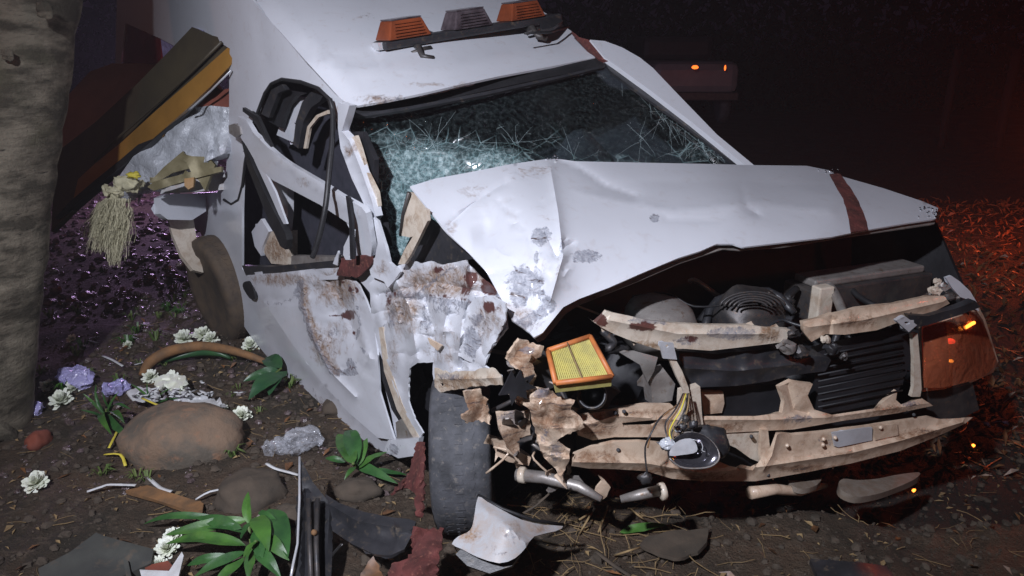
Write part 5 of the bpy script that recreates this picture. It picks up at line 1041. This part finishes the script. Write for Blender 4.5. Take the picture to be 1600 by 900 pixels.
for k in range(34):
    u, v = 275 + R.gauss(0, 34), 614 + R.gauss(0, 9); a = R.uniform(-16, 16)
    o = tube('paper_shred', [gp(u, v, R.uniform(.05, .12)), gp(u + a * .6, v + R.uniform(-5, 5), R.uniform(.05, .13)), gp(u + a * 1.3, v + R.uniform(-8, 4), R.uniform(.05, .1))], .008, 'paper', None, 5, sq=(1, .4)); tag(o, 'short white shred in the heap of paper and flowers behind the boulder', 'paper shred', 'white shreds behind the boulder')
flatpiece('foam_sheet', [(198, 612), (214, 604), (246, 608), (252, 620), (240, 626), (206, 624)], 'paper', .07, .01, 'flat white foam piece at the left end of the heap behind the boulder', 'foam', step=5, cr=.01, jag=1.5)
flatpiece('foam_sheet', [(238, 592), (262, 584), (288, 586), (294, 600), (270, 608), (244, 604)], 'petal', .08, .02, 'ragged white foam block at the top of the heap behind the boulder', 'foam', step=4, cr=.03, cf=14, jag=2)
flatpiece('foam_sheet', [(262, 618), (290, 612), (330, 622), (352, 632), (318, 636), (276, 632)], 'paper', .07, .02, 'long ragged white foam scrap along the top edge of the boulder', 'foam', step=4, cr=.03, cf=16, jag=3)
# black trim and liner, torn white fender piece, red rag
tr_ = thing('black_trim', tuple(G(490, 890)), 'upright black plastic bumper trim with white edge', 'bumper trim')
sheet('trim_panel', [(468, 715), (474, 725), (488, 752), (512, 782), (515, 800), (508, 905), (455, 905), (462, 888), (466, 840)], 'black_plastic', tr_, ctrl=[(468, 715, 2.75), (515, 790, 2.62), (455, 905, 2.42), (508, 905, 2.42)], thick=.02, step=7, creases=[([(478, 770), (476, 905)], .03, 4), ([(492, 790), (494, 905)], -.03, 3), ([(503, 790), (504, 905)], .03, 4)])
tube('white_edge', line3([(468, 714, 2.745), (468, 780, 2.62), (465, 850, 2.5), (458, 882, 2.43), (454, 905, 2.40)]), .0045, 'white_plate', tr_, 6)
for (u0, u1) in ((482, 484), (496, 494)): tube('grey_rib', line3([(u0, 780, 2.59), (u1, 850, 2.47), (u1 + 2, 905, 2.38)]), .009, 'dark_metal', tr_, 6)
mk('screw', *blobvf(P(491, 832, 2.48), (.01, .01, .01), .2, 2, 1, 10, 8), 'branch_bark', tr_)
ln_ = sheet('wheel_arch_liner', [(508, 772), (530, 786), (570, 800), (610, 808), (640, 811), (650, 815), (644, 835), (632, 858), (610, 868), (585, 866), (550, 850), (520, 830), (512, 800)], 'black_plastic', None, ctrl=[(508, 772, 2.66), (570, 800, 2.52), (650, 815, 2.45), (610, 868, 2.36), (550, 850, 2.45), (520, 830, 2.55)], thick=.012, step=7, creases=[([(518, 790), (560, 815), (640, 828)], -.018, 5), ([(614, 808), (622, 862)], -.012, 3), ([(515, 805), (560, 835), (610, 850)], .02, 7)], cr=.004)
tag(ln_, 'black curved wheel arch liner lying against the front tyre', 'wheel arch liner')
wt = thing('torn_fender_piece', tuple(G(780, 860)), 'torn white fender piece with black inner edge in front of the tyre', 'fender piece')
wo_ = [(747, 776), (760, 783), (785, 797), (815, 812), (850, 820), (880, 822), (868, 830), (835, 838), (822, 855), (805, 872), (780, 880), (745, 870), (722, 858), (706, 850), (716, 838), (730, 832), (738, 822), (742, 800)]
sheet('white_skin', wo_, 'grey_white_paint', wt, ctrl=[(747, 776, 2.40), (880, 822, 2.42), (780, 880, 2.22), (706, 850, 2.30), (790, 830, 2.26)], thick=.006, step=6, cr=.004, soft=2, marks=[(735, 835, 22, 22, 0, .85), (790, 822, 40, 22, 0, .45), (800, 840, 30, 20, 1, .45), (770, 860, 50, 14, 1, .45), (845, 825, 26, 12, 0, .7)], creases=[([(747, 790), (800, 830), (822, 850)], -.02, 14)])
sheet('black_lining', [(722, 856), (745, 869), (780, 879), (805, 871), (812, 866), (800, 884), (765, 896), (730, 884), (712, 866)], 'black_plastic', wt, ctrl=[(722, 856, 2.30), (812, 866, 2.27), (765, 896, 2.25)], thick=.02, step=7)
tube('black_rim', line3([(747, 774, 2.41), (785, 795, 2.36), (830, 812, 2.38), (880, 820, 2.44)]), .006, 'rubber_seal', wt, 6)
rg_ = thing('red_rag', tuple(G(665, 860)), 'torn dark red rag hanging beside the tyre down to the ground', 'rag')
sheet('upper_cloth', [(652, 690), (661, 690), (664, 720), (662, 760), (658, 806), (650, 806), (648, 770), (636, 762), (622, 766), (610, 772), (626, 752), (640, 738), (646, 710)], 'red_rag', rg_, ctrl=[(652, 690, 2.62), (658, 806, 2.45), (610, 772, 2.62)], thick=.008, step=4, cr=.03, cf=11, jag=2)
sheet('lower_cloth', [(645, 822), (668, 826), (694, 826), (690, 850), (684, 880), (682, 905), (626, 905), (632, 880), (644, 860)], 'red_rag', rg_, ctrl=[(645, 822, 2.38), (694, 826, 2.38), (654, 905, 2.22)], thick=.01, step=4, cr=.035, cf=10, jag=2.5)
sheet('frayed_strip', [(560, 905), (575, 878), (584, 868), (590, 880), (600, 905)], 'litter', rg_, ctrl=[(575, 878, 2.4), (600, 905, 2.36), (560, 905, 2.36)], thick=.006, step=5, cr=.015, jag=1.5)
sheet('frayed_strip', [(604, 905), (612, 880), (640, 872), (640, 905)], 'red_rag', rg_, ctrl=[(604, 905, 2.32), (640, 872, 2.33), (640, 905, 2.3)], thick=.006, step=5, cr=.02, jag=1.5)
tube('twig', [P(845, 782, 2.5), P(858, 772, 2.5), P(838, 790, 2.48), P(818, 802, 2.46)], .004, 'small_stone', wt, 5)
# dry sticks by the straw
for k, (a, b_) in enumerate((((925, 800), (905, 835)), ((950, 790), (935, 832)), ((985, 795), (1010, 815)), ((905, 812), (925, 800)), ((1000, 855), (960, 868)))):
    o = tube('dry_stick', [gp(a[0], a[1], .05), gp((a[0] + b_[0]) / 2, (a[1] + b_[1]) / 2, .05), gp(b_[0], b_[1], .01)], .004, 'straw', None, 5); tag(o, 'thin dry stick in the straw below the bumper', 'stick', 'dry sticks below the bumper')
# amber shards, their reflections painted as emitted glow
for k, (u, v, l_) in enumerate(((1428, 766, 'amber lens shard with painted glint on dark ground right of the pale crescent fragment'), (1521, 696, 'amber lens shard with painted glint on dark ground below the headlight'))):
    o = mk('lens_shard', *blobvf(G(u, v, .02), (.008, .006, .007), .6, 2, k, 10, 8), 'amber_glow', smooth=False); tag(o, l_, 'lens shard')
# ------------------------------------------------------------------ far things
fv = thing('parked_pickup', (3.6, 16, 0), 'pale parked pickup with two glowing lamps in the dark behind the van', 'pickup')
def FB(c, s, nme, m, **k): return MB().box(c, s).mk(nme, m, fv, smooth=False, **k)
base = P(1075, 128, 17); 
X0, Y0 = P(1062, 120, 17).x, P(1062, 120, 17).y
FB((X0 - .05, Y0, .95), (1.75, 3.6, .62), 'body', 'far_paint', bevel=.16)
FB((X0 - .15, Y0 + .5, 1.5), (1.5, 1.8, .5), 'cab', 'engine_black', bevel=.12)
FB((X0 - .05, Y0 - 1.84, .60), (1.7, .12, .16), 'bumper', 'dark_metal', bevel=.02)
for s_ in (-1, 1): lathe('wheel', (X0 - .05 + s_ * .75, Y0 - 1.1, .33), (1, 0, 0), [(0, -.1), (.2, -.1), (.32, -.09), (.33, 0), (.32, .09), (.2, .1), (0, .1)], 'rubber', fv, 24)
q = P(1086, 105, 14.6); mk('rear_lamp', *blobvf(q, (.065, .03, .035), .1, 1, 1, 12, 8), 'tail_glow', fv)
q = P(1133, 106, 14.6); mk('rear_lamp', *blobvf(q, (.018, .02, .05), .1, 1, 1, 12, 8), 'tail_glow', fv)
for (u, l_, w_) in ((1475, 'left one of two dim fence posts in the dark at upper right', 14), (1565, 'right one of two dim fence posts in the dark at upper right', 18)):
    c = P(u, 200, 12.5); o = tube('fence_post', [(c.x, c.y, -.05), (c.x, c.y, .8), (c.x + .02, c.y, P(u, 76, 12.5).z)], [w_ / 2 / FX * 10] * 3, 'post_wood', None, 10); tag(o, l_, 'fence post', 'fence posts')
# dark hedge far behind
hb = MB()
for k in range(16000):
    x = R.uniform(-14, 20); y = 19 + R.uniform(0, 4); z = R.random() ** 1.4 * (3.4 + 1.4 * noise.noise(Vector((x * .35, 0, 0))) + .7 * noise.noise(Vector((x * 1.3, 4, 0))))
    q = Vector((x, y, z)); d = Vector((R.uniform(-1, 1), R.uniform(-1, 1), R.uniform(-1, 1))) * .22; n_ = Vector((R.uniform(-1, 1), R.uniform(-1, 1), R.uniform(-1, 1))) * .1
    hb.add([q, q + d + n_, q + d * 2, q + d - n_], [(0, 1, 2, 3)])
o = hb.mk('dark_hedge', 'hedge_leaf', smooth=False, origin=(0, 19, 0)); o['kind'] = 'stuff'
m = bpy.data.materials.new('haze_air'); m.use_nodes = True; nn_ = m.node_tree.nodes; nn_.remove(nn_['Principled BSDF'])
pv = nn_.new('ShaderNodeVolumePrincipled'); pv.inputs['Density'].default_value = .0045; pv.inputs['Color'].default_value = (.9, .9, .95, 1); pv.inputs['Anisotropy'].default_value = .2
m.node_tree.links.new(pv.outputs[0], nn_['Material Output'].inputs['Volume']); MATS['haze_air'] = m
top_z = max((o.matrix_basis @ Vector(c)).z + (o.parent.location.z if o.parent else 0) for o in S.objects if o.type == 'MESH' for c in o.bound_box) + .3
gx_ = max(abs(v[0]) for v in GV) + 2; gy0, gy1 = min(v[1] for v in GV) - 2, max(v[1] for v in GV) + 2
q = MB().box((0, (gy0 + gy1) / 2, (top_z - 1.4) / 2), (gx_ * 2, gy1 - gy0, top_z + 1.4)).mk('haze', 'haze_air', smooth=False, origin=(0, 12, -1.4)); q['kind'] = 'stuff'
bpy.context.view_layer.update()
